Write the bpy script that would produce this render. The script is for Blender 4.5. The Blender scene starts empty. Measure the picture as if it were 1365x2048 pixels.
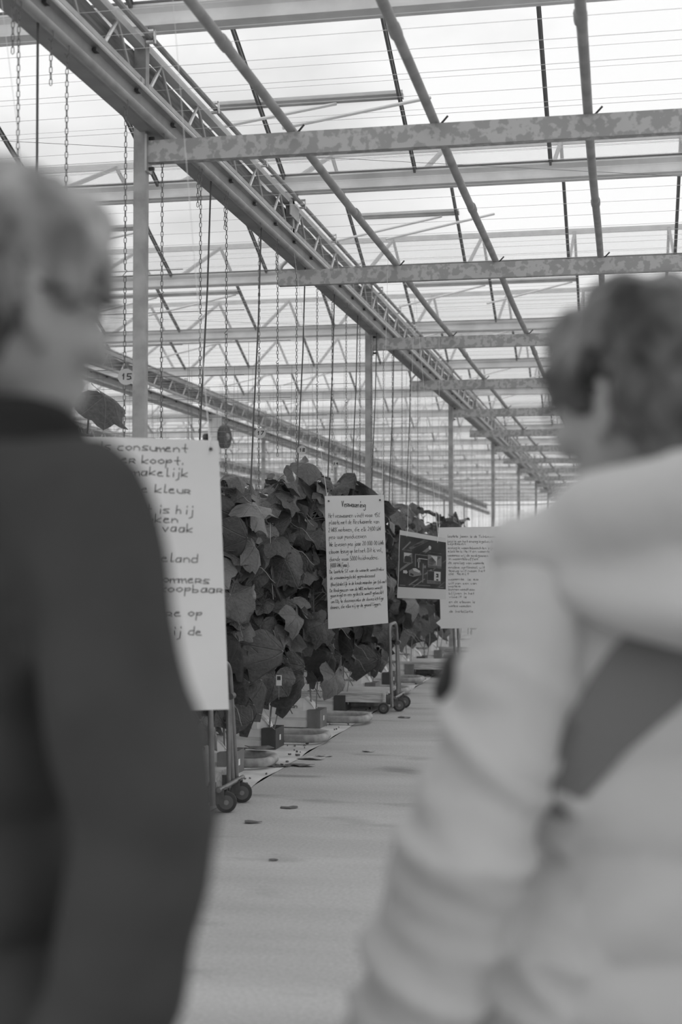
import bpy, bmesh, math, random
from mathutils import Vector, Matrix, noise, Euler
from math import sin, cos, pi, radians as R

S = bpy.context.scene
C = S.collection
random.seed(7)

# ------------------------------------------------------------------ camera, sky, exposure
cam = bpy.data.cameras.new('camera')
cam.lens = 50.0; cam.sensor_width = 36.0; cam.sensor_fit = 'AUTO'
cam.clip_end = 600
cam.dof.use_dof = True; cam.dof.focus_distance = 10.0; cam.dof.aperture_fstop = 2.4
co = bpy.data.objects.new('camera', cam); C.objects.link(co)
co.location = (0, 0, 1.4)
co.rotation_euler = (R(90 + 1.935), 0, R(11.285))
S.camera = co

W = bpy.data.worlds.new('overcast_sky'); S.world = W; W.use_nodes = True
nt = W.node_tree; nt.nodes.clear()
wo = nt.nodes.new('ShaderNodeOutputWorld'); bg = nt.nodes.new('ShaderNodeBackground')
tc = nt.nodes.new('ShaderNodeTexCoord'); mp = nt.nodes.new('ShaderNodeMapping')
mp.inputs['Scale'].default_value = (2.2, 2.2, 5.0); mp.inputs['Location'].default_value = (2.2, 6.1, -1.2)
nz = nt.nodes.new('ShaderNodeTexNoise'); nz.inputs['Scale'].default_value = 1.6; nz.inputs['Detail'].default_value = 5; nz.inputs['Roughness'].default_value = .5
rp = nt.nodes.new('ShaderNodeValToRGB')
rp.color_ramp.elements[0].position = .30; rp.color_ramp.elements[0].color = (.56, .56, .56, 1)
rp.color_ramp.elements[1].position = .56; rp.color_ramp.elements[1].color = (.96, .96, .96, 1)
nt.links.new(tc.outputs['Generated'], mp.inputs['Vector']); nt.links.new(mp.outputs['Vector'], nz.inputs['Vector'])
nt.links.new(nz.outputs['Fac'], rp.inputs['Fac']); nt.links.new(rp.outputs['Color'], bg.inputs['Color'])
bg.inputs['Strength'].default_value = 1.08
nt.links.new(bg.outputs['Background'], wo.inputs['Surface'])

S.view_settings.view_transform = 'Standard'; S.view_settings.look = 'None'
S.view_settings.exposure = 0.0; S.view_settings.gamma = 1.0; S.view_settings.use_curve_mapping = False
S.cycles.transparent_max_bounces = 48
S.cycles.max_bounces = 8
S.cycles.adaptive_threshold = .02

# ------------------------------------------------------------------ helpers
def tag(o, label=None, cat=None, group=None, kind=None):
    if label: o['label'] = label
    if cat: o['category'] = cat
    if group: o['group'] = group
    if kind: o['kind'] = kind
    return o
def link(name, me, parent=None, mat=None):
    if mat is not None and me is not None and not me.materials: me.materials.append(mat)
    o = bpy.data.objects.new(name, me); C.objects.link(o)
    if parent: o.parent = parent
    return o
def empty(name, loc=(0, 0, 0), rz=0):
    o = bpy.data.objects.new(name, None); C.objects.link(o)
    o.location = loc; o.rotation_euler = (0, 0, rz); o.empty_display_size = .1
    return o
class MB:
    def __init__(s): s.v = []; s.f = []
    def add(s, vs, fs):
        b = len(s.v); s.v += [tuple(p) for p in vs]; s.f += [tuple(i + b for i in f) for f in fs]; return s
    def box(s, c, d, rot=None):
        x, y, z = d[0] / 2, d[1] / 2, d[2] / 2
        vs = [Vector(p) for p in ((-x,-y,-z),(x,-y,-z),(x,y,-z),(-x,y,-z),(-x,-y,z),(x,-y,z),(x,y,z),(-x,y,z))]
        if rot is not None:
            m = rot if isinstance(rot, Matrix) else Euler(rot).to_matrix()
            vs = [m @ p for p in vs]
        return s.add([p + Vector(c) for p in vs], [(0,3,2,1),(4,5,6,7),(0,1,5,4),(1,2,6,5),(2,3,7,6),(3,0,4,7)])
    def mm(s, a, b):
        return s.box([(a[i] + b[i]) / 2 for i in range(3)], [abs(b[i] - a[i]) for i in range(3)])
    def tube(s, pts, r, n=8, closed=False):
        P = [Vector(p) for p in pts]; rs = r if isinstance(r, (list, tuple)) else [r] * len(P)
        vs = []; N = len(P); up = None
        for i, p in enumerate(P):
            a = P[i - 1] if (i or closed) else p; b = P[(i + 1) % N] if (i < N - 1 or closed) else p
            t = (b - a).normalized()
            if up is None:
                up = Vector((0, 0, 1)) if abs(t.z) < .9 else Vector((1, 0, 0))
            u = t.cross(up).normalized(); w = u.cross(t).normalized(); up = w
            for k in range(n):
                an = 2 * pi * k / n
                vs.append(p + (u * cos(an) + w * sin(an)) * rs[i])
        fs = []
        for i in range(N if closed else N - 1):
            j = (i + 1) % N
            for k in range(n):
                l = (k + 1) % n
                fs.append((i*n+k, i*n+l, j*n+l, j*n+k))
        if not closed:
            fs.append(tuple(range(n))[::-1]); fs.append(tuple((N-1)*n + k for k in range(n)))
        return s.add(vs, fs)
    def prism(s, prof, axis, a, b):
        # closed profile [(p,q)] extruded along axis 0/1/2 from a to b
        n = len(prof); vs = []
        for t in (a, b):
            for p, q in prof:
                vs.append({0: (t, p, q), 1: (p, t, q), 2: (p, q, t)}[axis])
        fs = [(k, (k+1) % n, n + (k+1) % n, n + k) for k in range(n)] + [tuple(range(n))[::-1], tuple(range(n, 2*n))]
        return s.add(vs, fs)
    def mesh(s, name, smooth=False):
        me = bpy.data.meshes.new(name); me.from_pydata(s.v, [], s.f)
        bm = bmesh.new(); bm.from_mesh(me); bmesh.ops.recalc_face_normals(bm, faces=bm.faces); bm.to_mesh(me); bm.free()
        if smooth:
            me.polygons.foreach_set('use_smooth', [True] * len(me.polygons))
            try: me.set_sharp_from_angle(angle=R(40))
            except Exception: pass
        return me
    def build(s, name, mat, parent=None, smooth=False):
        return link(name, s.mesh(name, smooth), parent, mat)
def arc_path(pts, rad, n=6):
    # round the inner corners of a polyline
    P = [Vector(p) for p in pts]; out = [P[0]]
    for i in range(1, len(P) - 1):
        a = (P[i-1] - P[i]).normalized(); b = (P[i+1] - P[i]).normalized()
        s0 = P[i] + a * rad; s1 = P[i] + b * rad
        for k in range(n + 1):
            t = k / n
            out.append((1-t)**2 * s0 + 2*t*(1-t) * P[i] + t*t * s1)
    out.append(P[-1]); return out

def mat(name, g, rough=.6, metal=0., var=0., vscale=8., bump=0., bscale=40., stretch=None, spec=.5, g2=None, sharp=False):
    g = min(.82, g * 1.33); g2 = None if g2 is None else min(.82, g2 * 1.33)
    m = bpy.data.materials.new(name); m.use_nodes = True; t = m.node_tree
    b = t.nodes['Principled BSDF']
    b.inputs['Base Color'].default_value = (g, g, g, 1); b.inputs['Roughness'].default_value = rough
    b.inputs['Metallic'].default_value = metal; b.inputs['Specular IOR Level'].default_value = spec
    if var or g2 is not None or bump:
        c = t.nodes.new('ShaderNodeTexCoord'); mpn = t.nodes.new('ShaderNodeMapping')
        if stretch: mpn.inputs['Scale'].default_value = stretch
        t.links.new(c.outputs['Object'], mpn.inputs['Vector'])
        if var or g2 is not None:
            n = t.nodes.new('ShaderNodeTexNoise'); n.inputs['Scale'].default_value = vscale; n.inputs['Detail'].default_value = 5
            r = t.nodes.new('ShaderNodeValToRGB')
            lo, hi = (g * (1 - var), g * (1 + var)) if g2 is None else (g, g2)
            d = .04 if sharp else .18
            r.color_ramp.elements[0].position = .5 - d; r.color_ramp.elements[0].color = (lo, lo, lo, 1)
            r.color_ramp.elements[1].position = .5 + d; r.color_ramp.elements[1].color = (hi, hi, hi, 1)
            t.links.new(mpn.outputs['Vector'], n.inputs['Vector']); t.links.new(n.outputs['Fac'], r.inputs['Fac'])
            t.links.new(r.outputs['Color'], b.inputs['Base Color'])
        if bump:
            n2 = t.nodes.new('ShaderNodeTexNoise'); n2.inputs['Scale'].default_value = bscale; n2.inputs['Detail'].default_value = 4
            bp = t.nodes.new('ShaderNodeBump'); bp.inputs['Strength'].default_value = bump; bp.inputs['Distance'].default_value = .01
            t.links.new(mpn.outputs['Vector'], n2.inputs['Vector']); t.links.new(n2.outputs['Fac'], bp.inputs['Height'])
            t.links.new(bp.outputs['Normal'], b.inputs['Normal'])
    return m

M = dict(
    galv=mat('galvanised_steel', .28, .5, .25, vscale=20, g2=.40, sharp=True),
    galv2=mat('galvanised_post', .28, .5, .3, var=.22, vscale=9),
    alu=mat('aluminium', .6, .4, .4, var=.1, vscale=5),
    alud=mat('weathered_aluminium', .38, .5, .3, var=.15, vscale=6),
    gutter=mat('gutter_aluminium', .68, .5, .1, var=.12, vscale=4),
    rail=mat('dull_rail_steel', .22, .5, .2, var=.15, vscale=5),
    bar=mat('glazing_bar', .13, .5, .2),
    barl=mat('vent_rod', .7, .45, .3),
    pipe=mat('heating_pipe', .27, .55, .1, var=.2, vscale=6),
    dark=mat('dark_steel', .055, .5, .2, var=.2),
    screen=mat('folded_screen_cloth', .09, .8, 0, vscale=10, g2=.2, stretch=(1, .25, 4), bump=.5, bscale=30),
    wire=mat('screen_wire', .75, .4, .4),
    wired=mat('crop_wire', .16, .5, .2),
    chain=mat('chain_steel', .12, .45, .4),
    hose=mat('black_hose', .07, .6),
    string=mat('white_string', .62, .8),
    paper=mat('poster_paper', .56, .8, var=.03, vscale=3, spec=.2),
    ink=mat('marker_ink', .045, .7),
    inkf=mat('faded_ink', .16, .7),
    conc=None, sheet=None,
    tendril=mat('pale_tendril', .3, .6),
    stem=mat('plant_stem', .2, .6, var=.2), 
    white=mat('white_plastic', .66, .5, var=.08, vscale=10),
    foam=mat('trough_profile', .55, .6, var=.1, vscale=8),
    cap=mat('dark_end_cap', .05, .6, var=.2), capg=mat('grey_end_cap', .14, .6, var=.2),
    railp=mat('painted_rail_pipe', .16, .5, 0, vscale=11, g2=.36, bump=.2),
    wood=mat('weathered_wood', .4, .8, var=.3, vscale=6, stretch=(1, 9, 9), bump=.3),
    rubber=mat('tyre_rubber', .03, .7), rim=mat('wheel_rim', .09, .5, .3),
    cartm=mat('cart_steel', .10, .5, .3, var=.3, vscale=20),
    cartt=mat('cart_tube', .16, .4, .4, var=.2, vscale=12),
    debris=mat('plant_debris', .1, .9, var=.4, vscale=30), debl=mat('pale_debris', .34, .9, var=.3, vscale=30),
    skin=mat('skin', .27, .55, var=.08, vscale=12), skinm=mat('skin_shaded', .15, .55, var=.08, vscale=12),
    coat=mat('dark_coat', .048, .85, var=.2, vscale=5, spec=.2), coll=mat('coat_collar', .02, .9, spec=.2),
    jacket=mat('pale_jacket', .42, .9, var=.05, vscale=4, spec=.2), back_band=mat('grey_band', .15, .8, spec=.2),
    trous=mat('dark_trousers', .03, .9, spec=.2), shoe=mat('black_shoe', .02, .4),
    hairg=mat('grey_hair', .025, .5, vscale=14, g2=.30, stretch=(1, 1, .5)), haird=mat('dark_hair', .008, .4, vscale=14, g2=.15, stretch=(1, 1, .5)),
    frame=mat('spectacle_frame', .02, .3),
    print_dark=mat('dark_print', .035, .5, vscale=7, g2=.075), pg=mat('print_grey', .20, .6), pl=mat('print_light', .5, .6), pm=mat('print_mid', .11, .6, var=.4, vscale=25),
)
def leaf_material(name, lo, hi, under):
    m = bpy.data.materials.new(name); m.use_nodes = True; t = m.node_tree; b = t.nodes['Principled BSDF']
    N = t.nodes.new; L = t.links.new
    uv = N('ShaderNodeUVMap'); sx = N('ShaderNodeSeparateXYZ'); L(uv.outputs['UV'], sx.inputs[0])
    def mth(op, a, b_=None):
        n = N('ShaderNodeMath'); n.operation = op
        for i, q in enumerate((a, b_)):
            if q is None: continue
            if isinstance(q, (int, float)): n.inputs[i].default_value = q
            else: L(q, n.inputs[i])
        return n.outputs[0]
    x = mth('SUBTRACT', sx.outputs[0], .5); y = mth('SUBTRACT', sx.outputs[1], .5)
    ang = mth('ARCTAN2', y, x); rr = mth('SQRT', mth('ADD', mth('MULTIPLY', x, x), mth('MULTIPLY', y, y)))
    pp = mth('PINGPONG', mth('ABSOLUTE', ang), R(24))          # veins at 0, 48, 96 degrees
    dist = mth('MULTIPLY', rr, mth('SINE', pp))
    mr = N('ShaderNodeMapRange'); L(dist, mr.inputs[0]); mr.inputs[1].default_value = .002; mr.inputs[2].default_value = .010; mr.inputs[3].default_value = 1; mr.inputs[4].default_value = 0
    wv = mth('SINE', mth('ADD', mth('MULTIPLY', rr, 75.), mth('MULTIPLY', pp, 14.)))
    side = mth('GREATER_THAN', wv, .93)
    vein = mth('MAXIMUM', mr.outputs[0], mth('MULTIPLY', side, .35))
    oi = N('ShaderNodeObjectInfo'); tc_ = N('ShaderNodeTexCoord')
    nz_ = N('ShaderNodeTexNoise'); nz_.inputs['Scale'].default_value = 60; nz_.inputs['Detail'].default_value = 4; L(tc_.outputs['Object'], nz_.inputs['Vector'])
    v = mth('ADD', mth('MULTIPLY', mth('POWER', oi.outputs['Random'], 1.6), .75), mth('MULTIPLY', mth('SUBTRACT', nz_.outputs['Fac'], .3), .7))
    mx = N('ShaderNodeMix'); mx.data_type = 'RGBA'; L(v, mx.inputs[0]); mx.inputs[6].default_value = (lo, lo, lo, 1); mx.inputs[7].default_value = (hi, hi, hi, 1)
    mv = N('ShaderNodeMix'); mv.data_type = 'RGBA'; L(mth('MULTIPLY', vein, .28), mv.inputs[0]); L(mx.outputs[2], mv.inputs[6]); mv.inputs[7].default_value = (under, under, under, 1)
    geo = N('ShaderNodeNewGeometry')
    mb = N('ShaderNodeMix'); mb.data_type = 'RGBA'; L(mth('MULTIPLY', geo.outputs['Backfacing'], .7), mb.inputs[0]); L(mv.outputs[2], mb.inputs[6]); mb.inputs[7].default_value = (under, under, under, 1)
    L(mb.outputs[2], b.inputs['Base Color']); b.inputs['Roughness'].default_value = .45; b.inputs['Specular IOR Level'].default_value = .5
    bp = N('ShaderNodeBump'); bp.inputs['Strength'].default_value = .9; bp.inputs['Distance'].default_value = .008
    L(mth('ADD', nz_.outputs['Fac'], mth('MULTIPLY', vein, -.6)), bp.inputs['Height']); L(bp.outputs['Normal'], b.inputs['Normal'])
    return m
M['leaf'] = leaf_material('cucumber_leaf', .025, .19, .3)
M['leaf_old'] = leaf_material('old_leaf', .03, .12, .2)

def glass_material():
    # diffusing horticultural glass: partly clear, partly scattering
    m = bpy.data.materials.new('greenhouse_glass'); m.use_nodes = True; t = m.node_tree; t.nodes.clear()
    o = t.nodes.new('ShaderNodeOutputMaterial'); tr = t.nodes.new('ShaderNodeBsdfTransparent'); tl = t.nodes.new('ShaderNodeBsdfTranslucent'); gl = t.nodes.new('ShaderNodeBsdfGlossy')
    tr.inputs[0].default_value = (1, 1, 1, 1); tl.inputs[0].default_value = (1, 1, 1, 1); gl.inputs['Roughness'].default_value = .15
    m1 = t.nodes.new('ShaderNodeMixShader'); m1.inputs[0].default_value = .12; mx = t.nodes.new('ShaderNodeMixShader'); mx.inputs[0].default_value = .007
    t.links.new(tr.outputs[0], m1.inputs[1]); t.links.new(tl.outputs[0], m1.inputs[2])
    t.links.new(m1.outputs[0], mx.inputs[1]); t.links.new(gl.outputs[0], mx.inputs[2]); t.links.new(mx.outputs[0], o.inputs[0])
    return m
M['glass'] = glass_material()

def floor_material():
    m = bpy.data.materials.new('worn_concrete'); m.use_nodes = True; t = m.node_tree; b = t.nodes['Principled BSDF']
    N = t.nodes.new; L = t.links.new
    c = N('ShaderNodeTexCoord')
    def noise_(scale, st, det=5):
        mp_ = N('ShaderNodeMapping'); mp_.inputs['Scale'].default_value = st; L(c.outputs['Object'], mp_.inputs[0])
        n = N('ShaderNodeTexNoise'); n.inputs['Scale'].default_value = scale; n.inputs['Detail'].default_value = det; L(mp_.outputs[0], n.inputs['Vector']); return n.outputs['Fac']
    def ramp(f, p0, c0, p1, c1):
        r = N('ShaderNodeValToRGB'); r.color_ramp.elements[0].position = p0; r.color_ramp.elements[0].color = (c0,)*3 + (1,)
        r.color_ramp.elements[1].position = p1; r.color_ramp.elements[1].color = (c1,)*3 + (1,); L(f, r.inputs[0]); return r.outputs[0]
    def mul(a, b_):
        n = N('ShaderNodeMix'); n.data_type = 'RGBA'; n.blend_type = 'MULTIPLY'; n.inputs[0].default_value = 1; L(a, n.inputs[6]); L(b_, n.inputs[7]); return n.outputs[2]
    col = ramp(noise_(1.3, (.35, 1.6, 1)), .3, .39, .7, .52)
    col = mul(col, ramp(noise_(60, (1, 1, 1), 3), .3, .86, .7, 1.1))
    col = mul(col, ramp(noise_(2.4, (.5, 1.3, 1), 8), .28, .62, .42, 1.0))
    L(col, b.inputs['Base Color']); b.inputs['Roughness'].default_value = .62
    bp = N('ShaderNodeBump'); bp.inputs['Strength'].default_value = .25; bp.inputs['Distance'].default_value = .01; L(noise_(45, (1, 1, 1), 6), bp.inputs['Height']); L(bp.outputs[0], b.inputs['Normal'])
    return m
M['conc'] = floor_material()
M['sheet'] = mat('white_ground_sheet', .38, .7, vscale=5, g2=.6, bump=.4, bscale=12)
M['soil'] = mat('outside_ground', .16, .95, var=.3, vscale=.4)

# ------------------------------------------------------------------ setting: ground
XR, XL, Y0, Y1 = 2.7, -34.0, -4.0, 76.0       # right wall, left wall, near and far end
EDGE = -2.27                                   # edge of the concrete path
tag(MB().mm((EDGE, Y0, -.15), (XR, Y1, 0)).build('floor', M['conc']), 'wide worn concrete path through the greenhouse', 'floor', kind='structure')
g = MB()
nx, ny = 30, 200                                # slightly wrinkled white sheet under the crop
xs = [EDGE + .0 - 4.5 * (i / nx) for i in range(nx + 1)] + [XL]
ys = [Y0 + (26 - Y0) * j / ny for j in range(ny + 1)] + [Y1]
vs = [(x, y, .004 + (.011 * max(0, noise.noise(Vector((x * 3, y * 5, 1)))) if (x > -7 and y < 26 and i > 0) else 0)) for i, x in enumerate(xs) for y in ys]
vs = [(x + (.03 * noise.noise(Vector((0, y * 2.2, 5))) if abs(x - EDGE) < .01 else 0), y, z) for x, y, z in vs]
n = len(ys)
g.add(vs, [(i*n+j, (i+1)*n+j, (i+1)*n+j+1, i*n+j+1) for i in range(len(xs)-1) for j in range(n-1)])
tag(g.build('floor_sheet', M['sheet'], smooth=True), 'white plastic ground sheet under the cucumber rows', 'floor', kind='structure')
tag(MB().mm((-160, -60, -.4), (120, 260, -.16)).build('ground', M['soil']), kind='structure')

# ------------------------------------------------------------------ setting: glass roof
G0, GP = 7.6, 3.65                              # first gutter and gutter pitch (along Y)
ZG, ZT = 4.40, 4.515; RIDGE = 5.24
BX0, BP = -.55, 1.075                           # glazing bar grid (along X)
ceil_ = empty('ceiling', (0, 0, ZG)); tag(ceil_, 'glass saw-tooth greenhouse roof on aluminium gutters', 'roof', kind='structure')
def rel(mb, p=(0, 0, ZG)):
    mb.v = [(a - p[0], b - p[1], c - p[2]) for a, b, c in mb.v]; return mb
gl = XR - XL
gm = MB()
prof = [(-.075, 0), (-.045, -.0), (.045, 0), (.075, .0), (.075, .018), (.06, .022), (.06, .075), (.095, .105), (.095, .118), (.085, .118), (.05, .08), (-.05, .08), (-.085, .118), (-.095, .118), (-.095, .105), (-.06, .075), (-.06, .022), (-.075, .018)]
gm.prism(prof, 0, XL, XR); gmesh = gm.mesh('gutter'); gmesh.materials.append(M['gutter'])
sm = MB().mm((XL, -.1, .119), (XR, -.088, .132)); sm.mm((XL, .088, .119), (XR, .1, .132)); smesh = sm.mesh('gutter_seal'); smesh.materials.append(M['bar'])
rm = MB().mm((XL, -.02, -.03), (XR, .02, .03)); rmesh = rm.mesh('ridge_beam'); rmesh.materials.append(M['alud'])
gys = [G0 + GP * k for k in range(-3, 19)]
for y in gys:
    o = link('gutter', gmesh, ceil_); o.location = (0, y, 0)
    s_ = link('gutter_seal', smesh, o)
for y in gys[:-1]:
    o = link('ridge_beam', rmesh, ceil_); o.location = (0, y + GP / 2, RIDGE - ZG)
# bars and panes on both slopes: the nearest in view one by one, the rest joined
half = GP / 2 - .09; rise = RIDGE - ZT; sl = math.hypot(half, rise); an = math.atan2(rise, half)
barme = MB().mm((-.009, 0, -.03), (.009, sl, .0)).mm((-.016, 0, .0), (.016, sl, .008)).mesh('glazing_bar'); barme.materials.append(M['bar'])
paneme = MB().mm((-BP/2 + .012, .01, .009), (BP/2 - .012, sl - .01, .013)).mesh('pane'); paneme.materials.append(M['glass'])
slots = []
for y in gys[:-1]:
    for k in range(-3, 32):
        x = BX0 - BP * k
        for side in (0, 1):
            yb = y + .09 if side == 0 else y + GP - .09
            slots.append((x, yb, side))
def in_view(x, y):
    if y < 1: return False
    a = math.degrees(math.atan2(x, y)) + 11.285
    return -15.5 < a < 15.5
slots.sort(key=lambda s: (0 if in_view(s[0], s[1]) else 1, math.hypot(s[0], s[1])))
def place(me, name, x, yb, side):
    o = link(name, me, ceil_); o.location = (x, yb, ZT - ZG)
    o.rotation_euler = (an, 0, 0) if side == 0 else (an, 0, pi); return o
def join_into(mb, me, x, yb, side):
    m_ = Matrix.Translation((x, yb, ZT - ZG)) @ Euler((an, 0, 0 if side == 0 else pi)).to_matrix().to_4x4()
    mb.add([m_ @ v.co for v in me.vertices], [tuple(p.vertices) for p in me.polygons])
rb, rpn = MB(), MB()
for i, (x, yb, side) in enumerate(slots):
    if i < 290:
        place(barme, 'glazing_bar', x, yb, side); place(paneme, 'pane', x - BP/2, yb, side)
    else:
        join_into(rb, barme, x, yb, side)
        if x - BP/2 > XL: join_into(rpn, paneme, x - BP/2, yb, side)
tag(rb.build('far_glazing_bars', M['bar'], ceil_), kind='stuff'); tag(rpn.build('far_panes', M['glass'], ceil_), kind='stuff')
# roof vents: a bottom frame across the far slope with two push rods, every second pane pair
def vent(y_ridge, xa, xb):
    v = empty('vent_window', (0, 0, 0)); v.parent = ceil_
    t = .56; yv = y_ridge + half * t; zv = RIDGE - ZG - rise * t + .03
    m = MB(); m.box(((xa+xb)/2, yv, zv), (xb-xa, .05, .035)); m.box(((xa+xb)/2, yv-.035, zv+.02), (xb-xa, .02, .025)); m.build('vent_frame', M['alud'], v)
    for q in (.12, .62):
        xm = xa + (xb-xa) * q
        MB().tube([(xm + .75, yv - .01, zv - .03), (xm - .25, yv - .55, zv - .36)], .013, 6).build('push_rod', M['barl'], v)
for i, y in enumerate(gys[:-1]):
    if y < 5 or i > 16: continue
    ks = {3: [(-3.03, -1.6), (-6.9, -4.9), (.52, 2.5)], 4: [(-2.65, -1.6), (-6.9, -4.85), (1.6, 2.6)], }.get(i)
    if ks is None: ks = [(BX0 - BP * k, BX0 - BP * (k - 2)) for k in range(3 - (i % 2), 20, 4)]
    for a, b in ks: vent(y + GP / 2, a, b)

# side and end walls of glass
def glass_wall(name, label, p, axis, lo, hi, step, h=ZG):
    w = empty(name, (p, lo, 0) if axis == 1 else (lo, p, 0)); tag(w, label, 'wall', kind='structure')
    L = hi - lo; k = int(L / step)
    def B(a0, a1, z0, z1, t, nm, m_):
        mb = MB().mm((-t, a0, z0), (t, a1, z1)) if axis == 1 else MB().mm((a0, -t, z0), (a1, t, z1))
        return mb.build(nm, m_, w)
    B(0, L, 0, .35, .06, 'plinth', M['foam']); B(0, L, h - .1, h, .04, 'top_rail', M['alu']); B(0, L, 2.2, 2.25, .03, 'middle_rail', M['alu'])
    for i in range(k + 1):
        B(i * step - .025, i * step + .025, .35, h - .1, .035, 'mullion', M['alu'])
    for i in range(k):
        B(i * step + .025, (i + 1) * step - .025, .35, 2.2, .003, 'pane', M['glass']); B(i * step + .025, (i + 1) * step - .025, 2.25, h - .1, .003, 'pane', M['glass'])
glass_wall('wall_right', 'glass side wall of the greenhouse right of the path', XR, 1, Y0, Y1, 4.0)
glass_wall('wall_left', 'far glass side wall of the greenhouse', XL, 1, Y0, Y1, 8.0)
glass_wall('wall_far', 'far glass end wall of the greenhouse', Y1, 0, XL, XR, 3.67)

# ------------------------------------------------------------------ steel frame: trusses, posts, beams, pipes
BAY = 7.3; XT = -2.67
def prism_y(prof, a, b): return MB().prism(prof, 1, a, b)
diag_a = MB().tube([(0, 0, 4.10), (0, .20, 4.30)], .011, 6).mesh('diagonal'); diag_a.materials.append(M['alu'])
diag_b = MB().tube([(0, .20, 4.30), (0, .40, 4.10)], .011, 6).mesh('diagonal'); diag_b.materials.append(M['alud'])
def truss(x, y0, y1, label, detail):
    t = empty('roof_truss', (x, y0, 0)); tag(t, label, 'truss', 'trusses under the roof'); L = y1 - y0
    def Pm(prof, a=0, b=L): return MB().prism(prof, 1, a, b)
    Pm([(.085, 3.815), (.10, 3.815), (.10, 3.935), (.125, 3.95), (.125, 3.965), (.085, 3.965)]).build('lower_rail', M['rail'], t)
    Pm([(.0, 3.815), (.084, 3.815), (.084, 3.83), (.0, 3.83)]).build('rail_flange', M['rail'], t)
    MB().tube([(.122, 0, 3.825), (.122, L, 3.825)], .024, 10).build('rail_tube', M['pipe'], t, True)
    MB().tube([(.132, 0, 3.955), (.132, L, 3.955)], .012, 8).build('rail_lip', M['alu'], t, True)
    MB().mm((-.03, 0, 4.29), (.03, L, 4.335)).build('top_chord', M['alu'], t)
    MB().mm((-.03, 0, 4.08), (.03, L, 4.11)).build('bottom_chord', M['alud'], t)
    MB().tube([(.075, 0, 4.335), (.075, L, 4.335)], .017, 8).build('drive_tube', M['pipe'], t, True)
    # folded screen cloth packed along the truss
    m = MB(); seg = int(L / .22); pv = []
    for i in range(seg + 1):
        y = L * i / seg
        for k in range(9):
            a = 2 * pi * k / 9
            w = 1 + .22 * noise.noise(Vector((k * .9, y * 3.2, x)))
            pv.append((-.06 + .03 * cos(a) * w, y, 4.195 + .105 * sin(a) * w))
    m.add(pv, [(i*9+k, i*9+(k+1) % 9, (i+1)*9+(k+1) % 9, (i+1)*9+k) for i in range(seg) for k in range(9)])
    m.build('screen_bundle', M['screen'], t, True)
    y = .62
    while y < min(L, 40):
        MB().mm((.04, y - .012, 3.83), (.052, y + .012, 4.085)).build('rail_hanger', M['alud'], t); y += BAY / 2
    if detail:
        y = .1; k = 0
        while y < L - .8 and k < 140:
            for dm in (diag_a, diag_b):
                o = link('diagonal', dm, t); o.location = (.01, y, 0)
            y += .735; k += 1
        y = .5
        while y < min(L - .4, 34):
            b = MB(); b.box((.075, y, 4.31), (.05, .03, .012)); b.box((.098, y, 4.34), (.006, .03, .075)); b.box((.075, y, 4.372), (.05, .03, .012))
            b.build('tube_bracket', M['alu'], t); y += 1.28
        y = .3
        while y < min(L, 20):
            MB().box((.112, y, 3.925), (.022, .045, .014)).build('clip', M['dark'], t); y += .62
    else:
        mb = MB(); y = .1
        while y < L - .8:
            mb.tube([(0, y, 4.10), (0, y + .2, 4.30), (0, y + .4, 4.10)], .011, 4); y += .735
        tag(mb.build('diagonals', M['alu'], t), kind='stuff')
    return t
truss(XT, 3.2, 75.5, 'nearest truss with folded dark screen running down along the path edge', True)
truss(XT - 4.45, 9.0, 75.5, 'second truss from the path, low on the left above the crop', True)
truss(XT - 8.9, 14.0, 75.5, 'third truss from the path, faint in the distance on the left', False)
truss(XT - 13.35, 20.0, 75.5, 'fourth truss from the path, faint and far on the left', False)

def post(x, y, label, lean=0, top=ZG, bottom=0):
    t = empty('steel_post', (x, y, bottom)); tag(t, label, 'post', 'galvanised posts')
    m = MB().mm((-.035, -.03, 0), (.035, .03, top - bottom)); m.build('column', M['galv2'], t)
    MB().mm((-.055, -.06, top - bottom - .05), (.055, .06, top - bottom)).build('head_plate', M['alud'], t)
    if bottom == 0: MB().mm((-.08, -.08, 0), (.08, .08, .012)).build('foot_plate', M['alud'], t)
    return t
NTH = 'first second third fourth fifth sixth seventh eighth ninth tenth eleventh twelfth thirteenth fourteenth fifteenth sixteenth seventeenth eighteenth nineteenth twentieth'.split()
ordn = ['first', 'second', 'third', 'fourth', 'fifth', 'sixth', 'seventh', 'eighth', 'ninth', 'tenth']
for k in range(9):
    y = G0 + BAY * k
    post(XT, y, 'nearest tall galvanised post, just right of the man on the left' if k == 0 else f'{ordn[k]} post from the front in the row along the path edge')
    if k < 7:
        t = empty('truss_stub_post', (XT, y + BAY / 2, 4.0)); tag(t, f'{ordn[k]} short stub post from the front, on the nearest truss under a gutter', 'stub post', 'stub posts')
        MB().mm((-.03, -.03, .08), (.03, .03, .4)).build('column', M['galv2'], t); MB().mm((-.055, -.06, .35), (.055, .06, .4)).build('head_plate', M['alud'], t)
        MB().mm((.032, -.16, .19), (.04, .16, .30)).build('gusset_plate', M['alud'], t)
for k in range(1, 9): post(XT - 4.45, G0 + BAY * k - 1.8, f'{ordn[k-1]} post from the front in the second row, standing inside the crop')
for k in range(2, 8): post(XT - 8.9, G0 + BAY * k, f'{ordn[k-2]} post from the front in the third row, faint behind the crop')
for k in range(0, 9): post(2.45, G0 + BAY * k, f'{ordn[k]} post from the front beside the right glass wall')

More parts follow.
